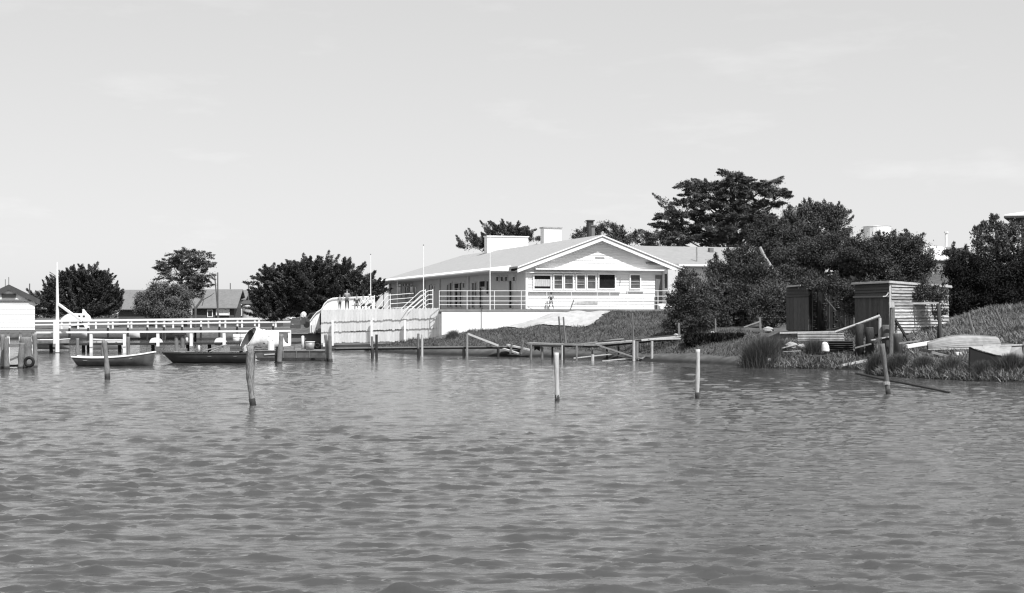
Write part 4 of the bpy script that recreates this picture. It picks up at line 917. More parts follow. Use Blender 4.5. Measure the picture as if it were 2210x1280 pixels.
# dark forked posts by the boats
post('mooring_post', 'dark forked mooring post between canvas hood and punt', (607,722), (603,783), 81, .13, .16, 'grey', .1, cat='post')
post('mooring_post', 'black broken stump beside the dark forked post', (600,748), (600,782), 81.3, .14, .2, 'dark', .1)
post('mooring_post', 'grey post with black foot at the right end of the punt, left of a pair', (703,722), (706,778), 84.5, .09, .11, 'grey', .3)
post('mooring_post', 'taller black-footed post at the right end of the punt, right of a pair', (712,722), (713,779), 84.2, .10, .12, 'grey', .3)
for px, ya, yb_, lb in ((167,730,785,'grey post behind the dinghy stern'),(222.5,733,784,'grey post behind the dinghy, hidden by the single post'),(277,727,785,'stout grey post behind the dinghy bow')):
    post('mooring_post', lb, (px,ya), (px,yb_), 84, .10, .11, 'grey', .2)
t = thing('trestle', np.array((X(387,86),86,0)), 'timber trestle of two legs under a dark cap behind the work boat bow', 'trestle')
for p in (381,394): MB().tube([P(p,785,86),P(p,723,86)], .12, 8, .06).build('leg','grey',t)
MB().box(P(387.5,721,86), (.75,.4,.14)).build('cap','dark',t)
# oars and spars on the work boat
for a, b_, lb in (((440,757),(490,744),'long pale oar lying across the work boat'),((452,760),(482,748),'shorter oar crossing under the long oar'),((375,760),(420,759),'spar lying along the work boat bow')):
    tag(MB().tube([P(*a,82.3),P(*b_,82.6)], .035, 6).build('oar','greyh'), lb, 'oar')
crate('pale box on the bow of the work boat', 387, 400, 752, 761, 82.2, 'greyh')
crate('dark locker on the work boat just before the canvas hood', 496, 520, 747, 758, 82.2, 'brown')

# posts standing in open water
post('mooring_post', 'tall crooked gnarled post, nearest of all, before the work boat', (537,746), (545.5,873), 43.3, .128, .092, 'postw', .75, jit=.16, bends=.12)
t = bpy.data.objects[[o.name for o in bpy.data.objects if o.get('label','').startswith('tall crooked')][0]]
MB().tube([P(530,758,43.2),P(528.5,750,43.2),P(531,744,43.2)], [.05,.045,.02], 6, .1).build('split_splinter','pale',t)
post('mooring_post', 'single grey post in front of the dinghy', (226,736), (232,814), 61.3, .10, .11, 'grey', .35)
post('mooring_post', 'white-barked post in open water right of centre, left of the two bleached ones', (1201,761), (1202,862), 45.6, .078, .070, 'pale', .5, jit=.06)
post('mooring_post', 'bleached slim post in open water, right of the two white ones', (1506,754), (1505.5,857), 46.8, .072, .066, 'pale', .45, jit=.05)
post('mooring_post', 'leaning pale post with rope round it near the floating pole', (1904,742), (1917,850), 49.3, .085, .080, 'grey', .5, jit=.06)
t = bpy.data.objects[[o.name for o in bpy.data.objects if o.get('label','').startswith('leaning pale post with')][0]]
for k in range(3): MB().tube([P(1914+11*math.cos(a)*.62, 826+2.2*k+1.2*math.sin(a), 49.3+.10*math.sin(a)) for a in np.linspace(0,6.28,13)], .014, 5).build('rope','pale',t)
tag(MB().tube([P(1848,806,61),P(1900,817,57),P(1960,829,54),P(2050,847,50)], [.05,.05,.045,.03], 7, .1).build('floating_pole','dark'), 'long dark pole floating on the water by the right bank', 'pole')
tag(MB().tube([P(1787,796,72),P(1830,788,71.6),P(1880,779,71.4)], [.09,.12,.14], 8, .08).build('drift_log','pale'), 'pale bleached log sloping from the bank into the water', 'log')

# ------------------------------------------------------------------ dark walkway jetty in the middle
t = thing('walkway_jetty', P(900,750,93.5), 'narrow dark walkway jetty running from the punt past the reeds', 'jetty')
pts = [(716,752,90),(800,750.5,92),(900,749.5,93),(1005,748.5,93.5),(1085,748,94),(1125,750,94)]
for a, b_ in zip(pts[:-1], pts[1:]):
    MB().beam(P(*a), P(*b_), .9, .06).build('deck_plank','grey',t); MB().beam(P(a[0],a[1]+2.5,a[2]-.3), P(b_[0],b_[1]+2.5,b_[2]-.3), .1, .14).build('stringer','dark',t)
for p, q, m_, d in ((803,726,'grey',92),(812.5,722,'dark',92),(903,720,'grey',93),(911,722,'pale',92.8),(1001,752,'dark',93.5),(1008,720,'greyh',93.3),(1075,750,'dark',94)):
    MB().tube([P(p,775,d-.5),P(p,q,d-.5)], .075 if m_ != 'dark' else .09, 8, .06).build('pile', m_, t)
for p in (803,903): MB().tube([P(p+.6,774,91.3),P(p+.6,752,91.3)], .10, 8).build('pile','dark',t)
MB().beam(P(1009,720,93.2), P(1076,746,93.2), .10, .13).build('sloping_rail','pale',t)
# pale planks by the landing
for a, b_, lb in (((1087,753),(1119,763),'pale plank sloping down to the water by the walkway end'),((1095,744),(1146,756),'long grey plank propped behind the pale one at the walkway end')):
    tag(MB().beam(P(*a,93.4), P(*b_,92.6), .25, .10).build('plank','pale'), lb, 'plank')
for px, ya, yb_, lb in ((1128,735,766,'short grey stake with pale top at the walkway end'),(1104,740,764,'short thin stake behind the pale plank')):
    post('stake', lb, (px+1,ya), (px-3,yb_), 92.5, .07, .08, 'grey', 0, cat='stake')

# ruined jetty at right of centre
t = thing('ruined_jetty', P(1250,760,86), 'ruined grey timber jetty with sagging planks and crossed braces', 'jetty')
def bm(a, b_, w, h, m_='greyh', nm='plank', d=(86,86)): MB().beam(P(*a,d[0]), P(*b_,d[1]), w, h*.62).build(nm, m_, t)
bm((1141,740),(1200,742.5),.9,.12,d=(88,87.5)); bm((1198,742),(1260,744),.9,.11,d=(87.5,87)); bm((1141,743.5),(1290,747),.12,.16,'grey','stringer',(87.4,86.4))
bm((1218,741),(1236,744),.5,.10,d=(86.4,86.4)); bm((1245,744),(1345,731),.35,.10,d=(87,88)); bm((1285,742),(1500,723),.30,.10,'pale',d=(87,88)); bm((1290,744),(1465,727),.28,.12,'pale',d=(86.4,87)); bm((1260,745),(1380,736),.3,.12,'greyh',d=(86,86.2)); bm((1400,733),(1495,730),.35,.12,'pale',d=(86,86.2)); bm((1290,737),(1340,735),.2,.12,'dark',d=(86.2,86.4)); bm((1370,736),(1384,734.5),.3,.2,'dark','bracket',(85.6,85.6))
MB().prism([P(1153,746,88),P(1166,746,88),P(1165,758,88),P(1158,754,88),P(1153,757,88)], (0,.08,0)).build('under_deck_dark','dark',t)  # ragged dark piece added to darken the gap under the deck
bm((1145,745.5),(1290,749),.10,.16,'dark','stringer',(87,86)); bm((1290,748),(1500,728),.10,.16,'dark','stringer',(86.6,87.4)); bm((1330,736),(1490,720.5),.25,.12,'brown',d=(88.4,88.6))
for p, q in ((1310,747),(1335,745),(1430,737),(1455,734),(1478,732)): MB().tube([P(p,782 if p < 1400 else 772,87),P(p,q,87)], .06, 7, .06).build('pile','dark',t)
bm((1285,743),(1372,772),.12,.14,'greyh','brace',(85.2,84.8)); bm((1280,752),(1362,775),.10,.12,'greyh','brace',(85.4,85.0)); bm((1238,773),(1320,764),.12,.10,'pale','brace',(86,86.4)); bm((1300,779),(1366,773),.12,.10,'pale','brace',(85,85)); bm((1376,771),(1406,780),.10,.10,'greyh','brace',(85,85)); bm((1376,776),(1400,768),.08,.08,'greyh','brace',(85,85.3))
for p, q, yb_, m_, r, d in ((1146,743,777,'grey',.10,86.6),(1170,744,777,'grey',.11,87),(1192,745,777,'dark',.08,87.4),(1213,745,776,'pale',.07,86),(1216,746,778,'dark',.12,86.2),(1244.5,746,780,'grey',.08,85.4),(1279,765,784,'pale',.13,84.2),(1278,750,770,'grey',.08,85.5),(1368,735,779,'pale',.12,84.8),(1374.5,737,777,'grey',.14,85.2),(1407,736,781,'pale',.11,84.4),(1397,737,765,'grey',.07,88)):
    MB().tube([P(p,yb_+8,d),P(p,q,d)], r*.72, 8, .06).build('pile', m_, t)
for pts_, lb in ((((1211,745,88),(1206,683,88)),'thin bare pole on the ruined jetty, left of two'),(((1222,744,87.6),(1218,712,87.6),(1216,684,87.6)),'thin bare pole on the ruined jetty, right of two'),(((1367,735,86.5),(1366,705,86.5),(1364.5,676,86.5)),'tall thin pole above the crossed braces of the ruined jetty')):
    tag(MB().tube([P(*q) for q in pts_], [.065]+[.05]*(len(pts_)-1), 6).build('pole','grey'), lb, 'pole')
for px, ya, yb_, d, lb in ((1466,697,726,86,'stout short stake on the bank by the upright shrub'),(1545,688,722,86,'thin stake on the bank below the big rounded shrub'),(1641,685,712,84,'square grey stake beside the rush clump')):
    tag(MB().beam(P(px,yb_,d),P(px-1,ya,d),.12 if px != 1545 else .07,.12 if px != 1545 else .07).build('stake','grey'), lb, 'stake')
for c, r, d, lb in (((1459,723),.14,84,'small pale stone at the foot of the stout short stake'),((1538,718),.13,85,'small white stone near the thin stake'),((1707,746),.32,74.5,'white boulder on the bank beside the rush clump'),((1730,748),.22,74.5,'grey egg-shaped stone right of the white boulder'),((1655,776),.24,73.2,'pale stone at the water edge under the rush clump'),((1658,712),.30,80,'pale sheet-like rock near the square stake')):
    tag(MB().ball(P(*c,d), (r,r*.8,r*.6), 10, 7, .16).build('stone','stone'), lb, 'stone')
# dark weed-hung platform
d0 = 84.0; t = thing('weedy_platform', P(1545,745,d0), 'black weed-hung platform on short legs at the shore', 'platform')
MB().prism([P(1480,726,d0),P(1500,722,d0),P(1602,719,d0),P(1602,727,d0),P(1480,732,d0)], (0,2.4,0)).build('deck','dark',t)
for p in (1488,1518,1530,1545,1560,1590): MB().tube([P(p,765,d0+.3),P(p,728,d0+.3)], .14, 7, .1).build('leg','dark',t)
n = 5200; px = RNG.uniform(1478,1606,n); dep = d0-.12+RNG.uniform(0,.5,n); yv = 722+RNG.uniform(0,1,n)**1.2*(25+5*np.sin(px*.13))
C = np.stack([(px-CX)/F*dep, dep, EYE-(yv-HZ)/F*dep], 1); V, Fq, _ = leafcloud(C, np.array((0,0,-1.))+RNG.normal(size=(n,3))*.4, .09, None, 2.6)
tag(fastmesh('hanging_weed', V, Fq, 'lf_black', t, RNG.uniform(0,.6,n)), kind='stuff')

# ------------------------------------------------------------------ sheds
def shed_boards(t, a, b_, z0, z1, m_, n, name='board', th=.04, vertical=True, nrm=None, gap=.012):
    a = np.array(a); b_ = np.array(b_)
    if vertical:
        for i in range(n):
            p = a+(b_-a)*(i/n); q = a+(b_-a)*((i+1)/n); e = (q-p)/np.linalg.norm(q-p)*gap/2; dz = random.uniform(-.03,.03)
            MB().prism([(*(p+e),z0+dz),(*(q-e),z0+dz),(*(q-e),z1),(*(p+e),z1)], nrm*(th+random.uniform(0,.01))).build(name, m_, t)
    else:
        for i in range(n):
            za, zc = z0+(z1-z0)*i/n, z0+(z1-z0)*(i+1)/n; lap = .05+random.uniform(0,.04)
            sag = random.uniform(-.05,.05)
            pa, pb = np.array((*a,0)), np.array((*b_,0)); m3 = np.array((*(a+b_)/2,0))
            MB().add([pa+CZ*za,pb+CZ*(za+sag*.6),pb+CZ*(zc+.01),pa+CZ*(zc+.01), pa+nrm*lap+CZ*za,pb+nrm*lap+CZ*(za+sag*.6),pb+nrm*.012+CZ*(zc+.01),pa+nrm*.012+CZ*(zc+.01)],
                     ((0,1,2,3),(4,7,6,5),(0,4,5,1),(3,2,6,7),(0,3,7,4),(1,5,6,2))).build(name, m_, t)
# larger shed
c0 = np.array((X(1921,74.5), 74.5)); l0 = np.array((X(1846,77.4), 77.4)); r0 = np.array((X(2046,77.6), 77.6)); k0 = l0 + (r0-c0)
zb0 = 1.75; zt1 = Zy(607,74.5); ztl = Zy(611,77.4)
t = thing('larger_shed', (*c0,zb0), 'larger timber shed with dark double-door front and sunlit slab-board side', 'shed')
nF = np.array((l0[1]-c0[1], -(l0[0]-c0[0]), 0)); nF = nF/np.linalg.norm(nF); nF = nF if nF[1] < 0 else -nF
nS = np.array((r0[1]-c0[1], -(r0[0]-c0[0]), 0)); nS = nS/np.linalg.norm(nS); nS = nS if nS[1] < 0 else -nS
MB().prism([(*l0,zb0),(*c0,zb0),(*r0,zb0),(*k0,zb0)], (0,0,zt1-zb0-.12)).build('frame', 'dark', t)
zsp = Zy(640,75.5)
shed_boards(t, l0, c0-(c0-l0)*.012, zb0, zsp-.02, 'brown', 12, 'board', .04, True, nF)
shed_boards(t, l0, c0-(c0-l0)*.012, zsp+.04, zt1-.1, 'brown', 4, 'board', .0, False, nF)
shed_boards(t, c0+(r0-c0)*.012, r0, zb0+.05, zt1-.12, 'slab', 16, 'slab_board', .0, False, nS)
MB().prism([(*(l0),zsp-.05),(*(c0),zsp-.05),(*(c0),zsp+.04),(*(l0),zsp+.04)], nF*.16).build('door_head', 'greyh', t)
MB().beam((*c0,zb0),(*c0,zt1-.12),.10,.10).build('corner_post','pale',t)
ov = .22
RPT = [np.array((*p,0)) for p in (l0,c0,r0,k0)]; ctr = sum(RPT)/4
RQ = [p+(p-ctr)/np.linalg.norm((p-ctr)[:2])*ov for p in RPT]
MB().prism([RQ[0]+CZ*(ztl-.02),RQ[1]+CZ*(zt1-.03),RQ[2]+CZ*(zt1-.22),RQ[3]+CZ*(zt1-.25)], (0,0,.06)).build('roof_sheet','iron',t)
for i_,j_,za_,zc_ in ((0,1,ztl-.05,zt1-.06),(1,2,zt1-.06,zt1-.25)):
    MB().beam(RQ[i_]+CZ*za_, RQ[j_]+CZ*zc_, .05, .07).build('roof_edge','pale',t)
bk = [np.array((*(c0+(l0-c0)*.02),z)) + nF*o_ for z, o_ in ((zsp+.28,.02),(zsp+.12,.10),(zsp+.0,.22),(zsp-.02,.42))]
MB().tube(bk, .03, 6).build('door_bracket','pale',t)
MB().box(np.array((*(c0+(l0-c0)*.33),zb0+.95))+nF*.06, (.05,.05,.4)).build('door_handle','black',t)
# smaller shed
l1 = np.array((X(1698,80.5),80.5)); c1 = np.array((X(1746,79.0),79.0)); r1 = np.array((X(1842,82.0),82.0)); k1 = l1+(r1-c1)
zb1 = 1.9; z1 = Zy(618,80)
t = thing('smaller_shed', (*c1,zb1), 'smaller dark shed with plank door and gappy lattice side under the trees', 'shed')
nF1 = np.array((c1[1]-l1[1], -(c1[0]-l1[0]), 0)); nF1 /= np.linalg.norm(nF1); nF1 = nF1 if nF1[1] < 0 else -nF1
nS1 = np.array((r1[1]-c1[1], -(r1[0]-c1[0]), 0)); nS1 /= np.linalg.norm(nS1); nS1 = nS1 if nS1[1] < 0 else -nS1
MB().prism([(*l1,zb1),(*c1,zb1),(*r1,zb1),(*k1,zb1)], (0,0,z1-zb1-.1)).build('frame', 'black', t)
shed_boards(t, l1, c1, zb1, Zy(642,80), 'brown', 6, 'board', .04, True, nF1); shed_boards(t, l1, c1, Zy(641,80), z1-.05, 'brown', 3, 'board', .0, False, nF1)
for i in range(8):
    p = c1+(r1-c1)*((i+.5)/8.3); MB().beam((*p,zb1)+nS1*.05,(*p,z1-.15-.1*(i%3))+nS1*.05,.03,.06,up=nS1).build('slat','brown' if i % 3 == 0 else 'dark',t)
for i in range(70):
    f = random.choice((.06,.10,.30,.34,.52,.56,.60))+random.uniform(-.02,.02); zz = zb1+.12+random.randrange(0,20)*(z1-zb1-.35)/20; p = c1+(r1-c1)*f
    MB().beam((*p,zz)+nS1*.06,(*(p+(r1-c1)*random.uniform(.02,.04)),zz)+nS1*.06,.05,.045).build('brick','grey' if random.random() < .55 else 'brown',t)
MB().prism([np.array((*l1,0))+np.array((-.2,-.2,z1-.02)),np.array((*c1,0))+np.array((0,-.3,z1)),np.array((*r1,0))+np.array((.2,0,z1-.1)),np.array((*k1,0))+np.array((0,.2,z1-.1))], (0,0,.06)).build('roof_sheet','roofd',t)
MB().beam(P(1697,618.5,80.2),P(1727,616,79.2),.06,.09).build('roof_edge','pale',t)

# fence by the larger shed
t = thing('yard_fence', G(1970,71), 'broken yard fence of posts, braces and one rail before the larger shed', 'fence')
MB().tube([G(1924,71,-.2),P(1926,664,71)], [.15,.13], 8, .08).build('post','grey',t); MB().tube([G(1935,71.2,-.2),P(1934,692,71.2)], .06, 6).build('post','grey',t)
MB().beam(P(1932,690,71),G(1975,71.5,-.05),.09,.11).build('brace','dark',t)
MB().tube([G(2033,71,-.2),P(2025,655,71)], [.10,.09], 8, .05).build('post','brown',t); MB().beam(G(2022,71.2,-.1),P(2026,700,71.1),.1,.1).build('brace','brown',t)
MB().beam(P(1922,656,71),P(2026,654,71),.05,.10).build('rail','slab',t); MB().tube([P(1975,708,71),P(1972,660,71)], .025, 6).build('dropper','brown',t)
MB().beam(P(1919,658,70.9),P(1930,657,70.9),.1,.25).build('notice_board','pale',t)
# slip rail and seat
t = thing('slip_rail', G(1850,73), 'pale sloping pole rail ending on a short post before the larger shed', 'rail')
MB().tube([P(1803,717,73),P(1850,700,72.6),P(1899,682,72.2)], [.07,.06,.08], 8, .06).build('rail','pale',t); MB().tube([G(1899,72.2,-.2),P(1899,686,72.2)], .08, 8, .05).build('post','pale',t)
t = thing('long_plank_seat', G(1745,76), 'long pale plank laid level on low trestles before the smaller shed', 'plank')
MB().beam(P(1683,718.5,76),P(1803,716,75.5),.3,.09).build('plank','pale',t); MB().tube([P(1703,720,76),P(1690,745,75.8)], .03, 6).build('trestle_leg','grey',t); MB().tube([P(1703,720,76),P(1727,740,75.8)], .03, 6).build('trestle_leg','grey',t); MB().tube([P(1796,720,75.6),P(1796,740,75.6)], .05, 6).build('trestle_leg','grey',t)
def corr(label, px0, px1, y0, y1, d, m_, tilt=.12):
    A = []; n = 40
    for i in range(n+1):
        f = i/n; z = Zy(y1,d)+(Zy(y0,d)-Zy(y1,d))*f; off = .05*math.sin(f*2*math.pi*5.0)
        A.append([(X(px0,d),d+off+tilt*f,z),(X(px1,d),d+off+tilt*f,z)])
    A = np.array(A); Bk = A+np.array((0,.012,0)); b = MB().grid(A); b.grid(Bk[::-1]); o = b.build('corrugated_sheet', m_, None, True); tag(o, label, 'iron sheet'); return o
corr('pale corrugated iron sheet standing behind the rushes under the plank', 1722, 1822, 720, 737, 75, 'iron')
corr('black corrugated iron sheet leaning near the white sack', 1790, 1842, 736, 759, 73.4, 'rust')
t = thing('sack', P(1781,759,73.3), 'full white sack standing against the black iron sheet', 'sack')
b = MB(); rr = []; pp_ = []
for i in range(9): f = i/8; pp_.append(P(1781+.6*math.sin(f*6),759-21*f,73.2)); rr.append(.20*(1+.1*math.sin(f*4))*(1-.25*f)*(.45 if i == 8 else 1))
b.tube(pp_, rr, 10, .06); b.build('body','canvas',t,True)
for px0, px1, y0, y1, d, m_, lb in ((1846,1864,700,745,72.6,'dark','dark upright barrel-like stump under the sloping rail'),(1868,1886,707,740,72.4,'dark','low dark stump right of the tall one under the sloping rail'),(1903,1921,702,738,72.0,'brown','dark drum beside the yard fence post'),(1928,1948,720,738,70,'brown','dark squat stump below the yard fence brace')):
    t = thing('stump', P((px0+px1)/2,y1,d), lb, 'stump'); r = (X(px1,d)-X(px0,d))/2
    gp = G((px0+px1)/2,d,-.15); gp[2] = min(gp[2], P(0,y1,d)[2]); MB().tube([gp,P((px0+px1)/2,(y0+y1)/2,d),P((px0+px1)/2,y0,d)], [r*1.05,r*.95,r], 12, .06).build('side',m_,t,True); MB().tube([P((px0+px1)/2,y0+.4,d),P((px0+px1)/2,y0-.6,d)], [r*.9,r*.8], 12, .05).build('top','brown' if m_ == 'dark' else 'grey',t)
for a, b_, d, w, h, m_, lb in (((1688,752),(1716,744),74.3,.1,.05,'pale','short pale lath lying behind the white boulder'),((1690,760),(1728,757),73.6,.12,.05,'greyh','grey lath lying below the white boulder'),((1752,770),(1800,766),73.0,.12,.08,'brown','dark board lying on the bank under the white sack'),((1845,752),(1880,742),71.6,.14,.06,'greyh','grey board lying at the foot of the tall dark stump'),((1880,735),(1925,726),71.8,.16,.05,'pale','pale board lying between stump and yard fence'),((1940,742),(1985,735),68.5,.14,.06,'greyh','grey board lying on the grass behind the broad white board'),((1605,707),(1640,694),83.5,.07,.07,'greyh','thin pole leaning against the square grey stake'),((1955,728),(1972,724),70,.2,.14,'brown','dark offcut near the squat stump')):
    tag(MB().beam(P(*a,d)+np.array((0,0,.02)),P(*b_,d),w,h).build('loose_board',m_), lb, 'board')
# leaning stakes on the right slope
for (a, b_, d, r, lb) in (((2089,675),(2102,722),71,.07,'thick grey stake leaning on the grass slope, left of three'),((2112,664),(2136,722),70,.035,'thinnest dark stake leaning on the grass slope, middle of three'),((2149,667),(2175,728),69,.06,'pale stake leaning on the grass slope, right of three')):
    tag(MB().tube([P(*b_,d),P(*a,d)], [r,r*.85], 7, .05).build('stake','grey'), lb, 'stake')
# upturned clinker dinghy
d = 65.0; zk = zt(X(2080,d),d)
t = thing('upturned_dinghy', (X(2080,d),d,Zy(758,d)), 'pale clinker dinghy lying upside down on the right bank', 'boat')
L = (X(2152,d)-X(2004,d))/.97; A = hull_pts(L, 1.35, lambda s: .02+.06*(s-.4)**2, lambda s: .74-.16*(1-s)**2-.95*max(0,s-.38)**2, stern=.72, n=24, m=9)
org = np.array((X(2152,d), d, Zy(758,d)+.06)); yaw = .06
nb = 9
for j in range(18):
    a, b_ = j, j+1; St = A[:, a:b_+1, :].copy(); c_ = np.array((0,0,.25))
    edge = 0 if j < nb else 1
    St[:, edge, 1] *= 1.05; St[:, edge, 2] -= .012
    MB().grid(place(St, org, yaw, True, pitch=-.015, roll=-.10)).build('strake','hullp',t)
W = place(A, org, yaw, True, pitch=-.015, roll=-.10)
MB().add(list(W[0]), [tuple(range(len(W[0])))]).build('transom','white',t)
for e in (0,-1): MB().tube(list(W[:,e,:]), .035, 6).build('gunwale','pale',t)
MB().tube(list(W[:,9,:]+np.array((0,0,.015))), .028, 6).build('keel','hullp',t)
# planks under it
for a, b_, d, m_, nm, lb in (((1957,748),(2012,739),65.5,'white','plank','broad white board beside the bow of the upturned dinghy'),((1985,755),(2085,772),63.6,'dark','timber','long dark timber lying under the upturned dinghy'),((1982,768),(2032,777),63,'greyh','timber','grey timber lying lowest on the right bank'),((2010,760),(2080,778),63.3,'greyh','timber','grey timber beside the long dark one on the right bank'),((2062,764),(2084,763),63.2,'white','plank','short white board end under the upturned dinghy')):
    tag(MB().beam(P(*a,d),P(*b_,d),.3 if m_ == 'white' else .14,.12 if m_ != 'white' else .16).build(nm,m_), lb, 'plank')
# white dinghy at right edge, tilted, shade on its hull side put in as black
d = 59.7; t = thing('beached_dinghy', P(2150,790,d), 'beached white dinghy with side blackened for shade at the right edge of the bank', 'boat')
MB().prism([P(2094,749,d),P(2112,757,d),P(2150,767,d),P(2172,770,d),P(2172,800,d),P(2094,801,d)], (0,.2,0)).build('shaded_side','black',t)
MB().grid([[P(2092,748,d-.05),P(2120,757,d-.05),P(2150,765.5,d-.05),P(2176,769,d-.05)],[P(2118,747.5,d+.7),P(2140,747,d+.7),P(2160,746.5,d+.7),P(2184,746,d+.7)]]).build('foredeck','hullp',t)
MB().prism([P(2128,748,d+.75),P(2215,742,d+.75),P(2300,742,d+.75),P(2300,775,d+.75),P(2206,772,d+.6),P(2170,770,d+.4)], (0,.06,0)).build('topside','hullp',t)
MB().beam(P(2120,747,d+.7),P(2300,741,d+.7),.12,.06).build('gunwale','pale',t); MB().box(P(2207,758,d+.7), (.05,.12,.6)).build('rib','dark',t)

# ------------------------------------------------------------------ hilltop things at right
tank('white water tank showing over the evergreen trees', 1864, 1922, 489, 522, 126, 'white', cg=.004, lid=.08)
bpy.data.objects['water_tank.001']
t = thing('tank_stand', P(1893,522,126), 'timber stand holding the white water tank behind the trees', 'tank stand')
for p in (1868,1893,1918):
    x_ = X(p,126); MB().box((x_,126,(Zy(522,126)+zt(x_,126))/2-.1), (.2,.2,Zy(522,126)-zt(x_,126)+.2)).build('leg','paling',t)
MB().box(P(1893,523.5,126), (2.7,2.6,.1)).build('platform','paling',t)
d = 132; z0 = zt(X(2035,d),d)-.3; xa, xb = X(1995,d), X(2078,d)
t = thing('white_house', (X(2035,d),d,z0), 'white house with pale roof and banded wall on the hill', 'house')
MB().prism([(xa,d,z0),(xb,d,z0),(xb,d,Zy(562,d)),(xa,d,Zy(562,d))], (0,6,0)).build('wall','white',t)
MB().prism([(xa-.5,d-.5,Zy(562,d)),(xb+.5,d-.5,Zy(562,d)),(X(2052,d),d+3,Zy(531,d)),(X(2003,d),d+3,Zy(531,d))], (0,0,.12)).build('roof','white',t)
MB().box(((xa+xb)/2,d-.06,Zy(566,d)), (xb-xa,.12,.22)).build('dark_band','brickl',t); MB().box(((xa+xb)/2,d-.04,Zy(584,d)), (xb-xa,.08,.12)).build('dark_band','brickl',t)
MB().prism([(X(2062,d),d-1.2,Zy(548,d)),(X(2072,d),d-1.2,Zy(535,d)),(X(2084,d),d-1.2,Zy(550,d))], (0,3,0)).build('dormer','brickl',t)
MB().tube([P(2042,535,d),P(2042,501,d)], .12, 8).build('flue','white',t); MB().tube([P(2042,503,d),P(2042,500,d)], .2, 8).build('cowl','white',t)
d = 98; z0 = zt(X(2230,d),d)-.3
t = thing('hill_house', (X(2260,d),d,z0), 'corner of a high house with overhanging eave at the top right edge', 'house')
MB().prism([(X(2207,d),d,z0),(X(2420,d),d,z0),(X(2420,d),d,Zy(468,d)),(X(2207,d),d,Zy(468,d))], (0,7,0)).build('wall','grey',t)
MB().prism([(X(2174,d),d-1,Zy(466,d)),(X(2450,d),d-1,Zy(466,d)),(X(2350,d),d+3.5,Zy(443,d)),(X(2270,d),d+3.5,Zy(443,d))], (0,0,.1)).build('roof','white',t)
MB().prism([(X(2174,d),d-1,Zy(466,d)),(X(2174,d),d+7.8,Zy(466,d)),(X(2270,d),d+3.5,Zy(443,d))], (0,0,.1)).build('roof_hip','white',t)
MB().prism([(X(2174,d),d-1,Zy(466.5,d)),(X(2450,d),d-1,Zy(466.5,d)),(X(2450,d),d+7.8,Zy(466.5,d)),(X(2174,d),d+7.8,Zy(466.5,d))], (0,0,-.12)).build('eave','roofd',t)

t.rotation_euler.z = -.42
# ------------------------------------------------------------------ quay at left of the paling wall
t = thing('sea_wall', P(650,740,118.5), 'plain grey sea wall behind the punt', 'wall')
MB().prism([(X(596,118.6),118.6,-1),(X(693,118.6),118.6,-1),(X(693,118.6),118.6,Zy(720,118.6)),(X(622,118.6),118.6,Zy(720,118.6)),(X(596,118.6),118.6,Zy(723,118.6))], (0,.6,0)).build('wall_face','brickl',t)
MB().box(((X(622,118.5)+X(693,118.5))/2,118.75,Zy(719.6,118.6)), (X(693,118.5)-X(622,118.5),.7,.08)).build('coping','concrete',t)
# parked car
d = 134; t = thing('parked_car', P(668,702,d), 'dark rounded old car parked behind the curved balustrade', 'car')
prof = [(650,701),(650,692),(654,688),(661,687),(668,676),(684,674),(700,676),(708,688),(724,690),(727,701)]
MB().prism([P(a,b_,d) for a,b_ in prof], (0,1.6,0)).build('body','brown',t)
MB().prism([P(663.5,687,d-.02),P(669,678,d-.02),P(682,676.5,d-.02),P(682,687,d-.02)], (0,.03,0)).build('window','glass',t)
for p in (662,713):
    MB().tube([P(p,701,d-.08),P(p,701,d+.15)], .30, 16).build('wheel','black',t)
tag(MB().ball(P(655,680,132), (.30,.26,.30), 9, 6, .18).build('white_bundle','canvas'), 'small white bundle beside the dark parked car', 'bundle')
MB().box(P(655,690,132), (.35,.3,.75)).build('bundle_post','brown'); tag(bpy.data.objects['bundle_post'], 'dark post holding up the white bundle', 'post')
for i, (a, b_, y0, y1, lb) in enumerate(((626,647,700,709,'lowest dark crate of the stack at the far jetty end'),(627,648,691,699.5,'middle dark crate of the stack at the far jetty end'),(630,646,686,690.7,'topmost dark crate of the stack at the far jetty end'))):
    crate(lb, a, b_, y0, y1, 128, 'brown', 'crate', 'crate')

# ------------------------------------------------------------------ grass, reeds
def blades(px, d, n_z, length, lean, w=.02, tone=None):
    n = len(px); x = (px-CX)/F*d; z = zterr(x, d)+n_z
    C = np.stack([x, d, z-.05], 1); Dr = np.stack([RNG.normal(size=n)*lean, RNG.normal(size=n)*lean, np.ones(n)], 1); Dr /= np.linalg.norm(Dr,axis=1,keepdims=True)
    L = length*RNG.uniform(.5,1.2,n)[:,None]; a = RNG.uniform(0,math.pi,n); S_ = np.stack([np.cos(a),np.sin(a),np.zeros(n)],1)*w
    bend = np.stack([Dr[:,0]*1.0, Dr[:,1]*1.0, -np.abs(Dr[:,0])*.3],1)*L*.45
    Md = C+Dr*L*.55; Tp = C+Dr*L+bend
    V = np.stack([C-S_, C+S_, Md+S_*.8, Md-S_*.8, Tp+S_*.15, Tp-S_*.15], 1).reshape(-1,3)
    b0 = np.arange(n)[:,None]*6; Fq = np.concatenate([b0+np.array([[0,1,2,3]]), b0+np.array([[3,2,4,5]])], 0)
    T = RNG.uniform(0,1,n) if tone is None else tone
    return V, Fq, np.concatenate([T,T])
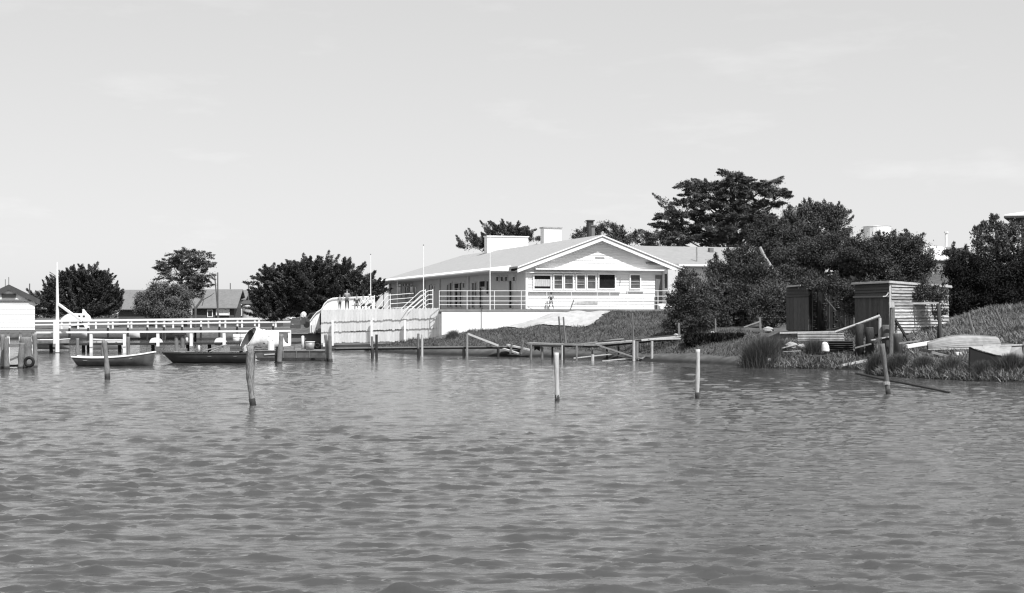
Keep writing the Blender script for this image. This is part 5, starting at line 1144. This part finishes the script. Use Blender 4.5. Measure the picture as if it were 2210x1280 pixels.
def field(name, regions, m_, length, lean, w):
    VV=[]; FF=[]; TT=[]; o=0
    for (poly, n) in regions:
        pts = np.array([(X(p,d),d) for p,d in poly]); mn, mx = pts.min(0), pts.max(0); q = RNG.uniform(mn,mx,(n*3,2)); q = q[inside(q[:,0],q[:,1],pts)][:n]
        px = q[:,0]*F/q[:,1]+CX; V,Fq,T = blades(px,q[:,1],0,length,lean,w); cl = .5+.5*np.sin(q[:,0]*2.1+np.sin(q[:,1]*3))*np.sin(q[:,1]*1.7); cl = np.concatenate([cl,cl])
        VV.append(V); FF.append(Fq+o); TT.append(np.clip(T*.6+cl*.4,0,1)); o += len(V)
    ob = fastmesh(name, np.vstack(VV), np.vstack(FF), m_, None, np.concatenate(TT)); tag(ob, None, None, None, 'stuff'); return ob
tag(field('slope_grass', [([(760,114),(800,108),(900,100.5),(1000,97.5),(1100,95),(1240,92.5),(1330,89),(1400,85.5),(1500,82.5),(1590,79),(1650,84),(1450,92),(1440,102.6),(1322,103.6),(1300,101),(1240,98.4),(1165,100),(1090,102.3),(1060,103.6),(950,103.3),(870,109),(780,113)], 44000)], 'grassd', .26, .5, .017), 'short dark grass on the slope below the terrace', 'grass')
tag(field('bank_grass', [([(1596,76.1),(1640,73.05),(1720,72.55),(1800,71.55),(1862,71.1),(1875,74),(1930,76),(1860,77),(1750,77.5),(1700,79),(1620,84)], 16000), ([(1864,69),(1868,68),(1895,64.05),(1980,61.55),(2100,59.05),(2210,58.05),(2290,57.1),(2290,62),(2180,61),(2100,63),(2000,66),(1900,70)], 16000), ([(1960,72),(2060,67),(2200,65),(2330,63),(2330,80),(2200,79),(2080,74)], 26000), ([(1690,79),(1880,73.5),(1960,70),(2060,67.5),(2100,74),(2200,79),(2330,80),(2330,85),(2200,84),(2050,80.5),(1900,74),(1750,78.5)], 15000)], 'grassb', .34, .55, .022), 'long pale grass along the right bank and slope', 'grass')
def rush(label, px, d, spread, n_, h, m_='reed', lean=.32, cat='rushes'):
    n = int(n_*1.7); x0 = X(px,d); xx = x0+RNG.normal(size=n)*spread*.27; dd = d+RNG.normal(size=n)*spread*.25; h *= .72; lean *= .8
    t = thing('rush_clump', (x0,d,max(0,zt(x0,d))), label, cat, 'rush clumps along the shore')
    p2 = xx*F/dd+CX; V,Fq,T = blades(p2,dd,np.maximum(0,-zterr(xx,dd)),h,lean,.006); 
    fastmesh('stems', V, Fq, m_, t, T); return t
rush('largest dark rush clump at the water edge left of the white boulder', 1640, 73.6, 1.15, 5200, 1.9)
rush('smaller rush clump growing out of the plank seat trestle', 1680, 74.6, .45, 1300, 1.3)
rush('rush clump standing before the pale corrugated sheet', 1757, 74.0, .55, 1300, 1.2)
rush('dark rush clump at the foot of the paling wall', 775, 112.5, .9, 2200, 1.3)
rush('rush clump behind the leaning post at the bank corner', 1890, 65.5, .55, 1800, 1.25)
rush('rush clump on the right bank just right of the leaning post', 1935, 63.6, .6, 1900, 1.05)
rush('rush clump in front of the lowest grey timber', 1990, 62.4, .6, 1600, .85)
rush('rush clump below the short white board end', 2050, 61.0, .6, 1600, .8)
rush('rush clump against the shade-blackened side of the beached dinghy', 2118, 59.4, .6, 1700, .75)
rush('darkest rush clump before the beached dinghy topside', 2180, 59.2, .45, 2400, 1.0, 'reed', .25)
rush('sparse rush clump at the right frame edge', 2225, 59.0, .5, 900, .9)
rush('rush clump in front of the white retaining wall corner', 975, 102.0, .7, 1000, .8)
rush('pale rush clump at the foot of the upright shrub', 1520, 85.0, .8, 900, .7, 'grassb')
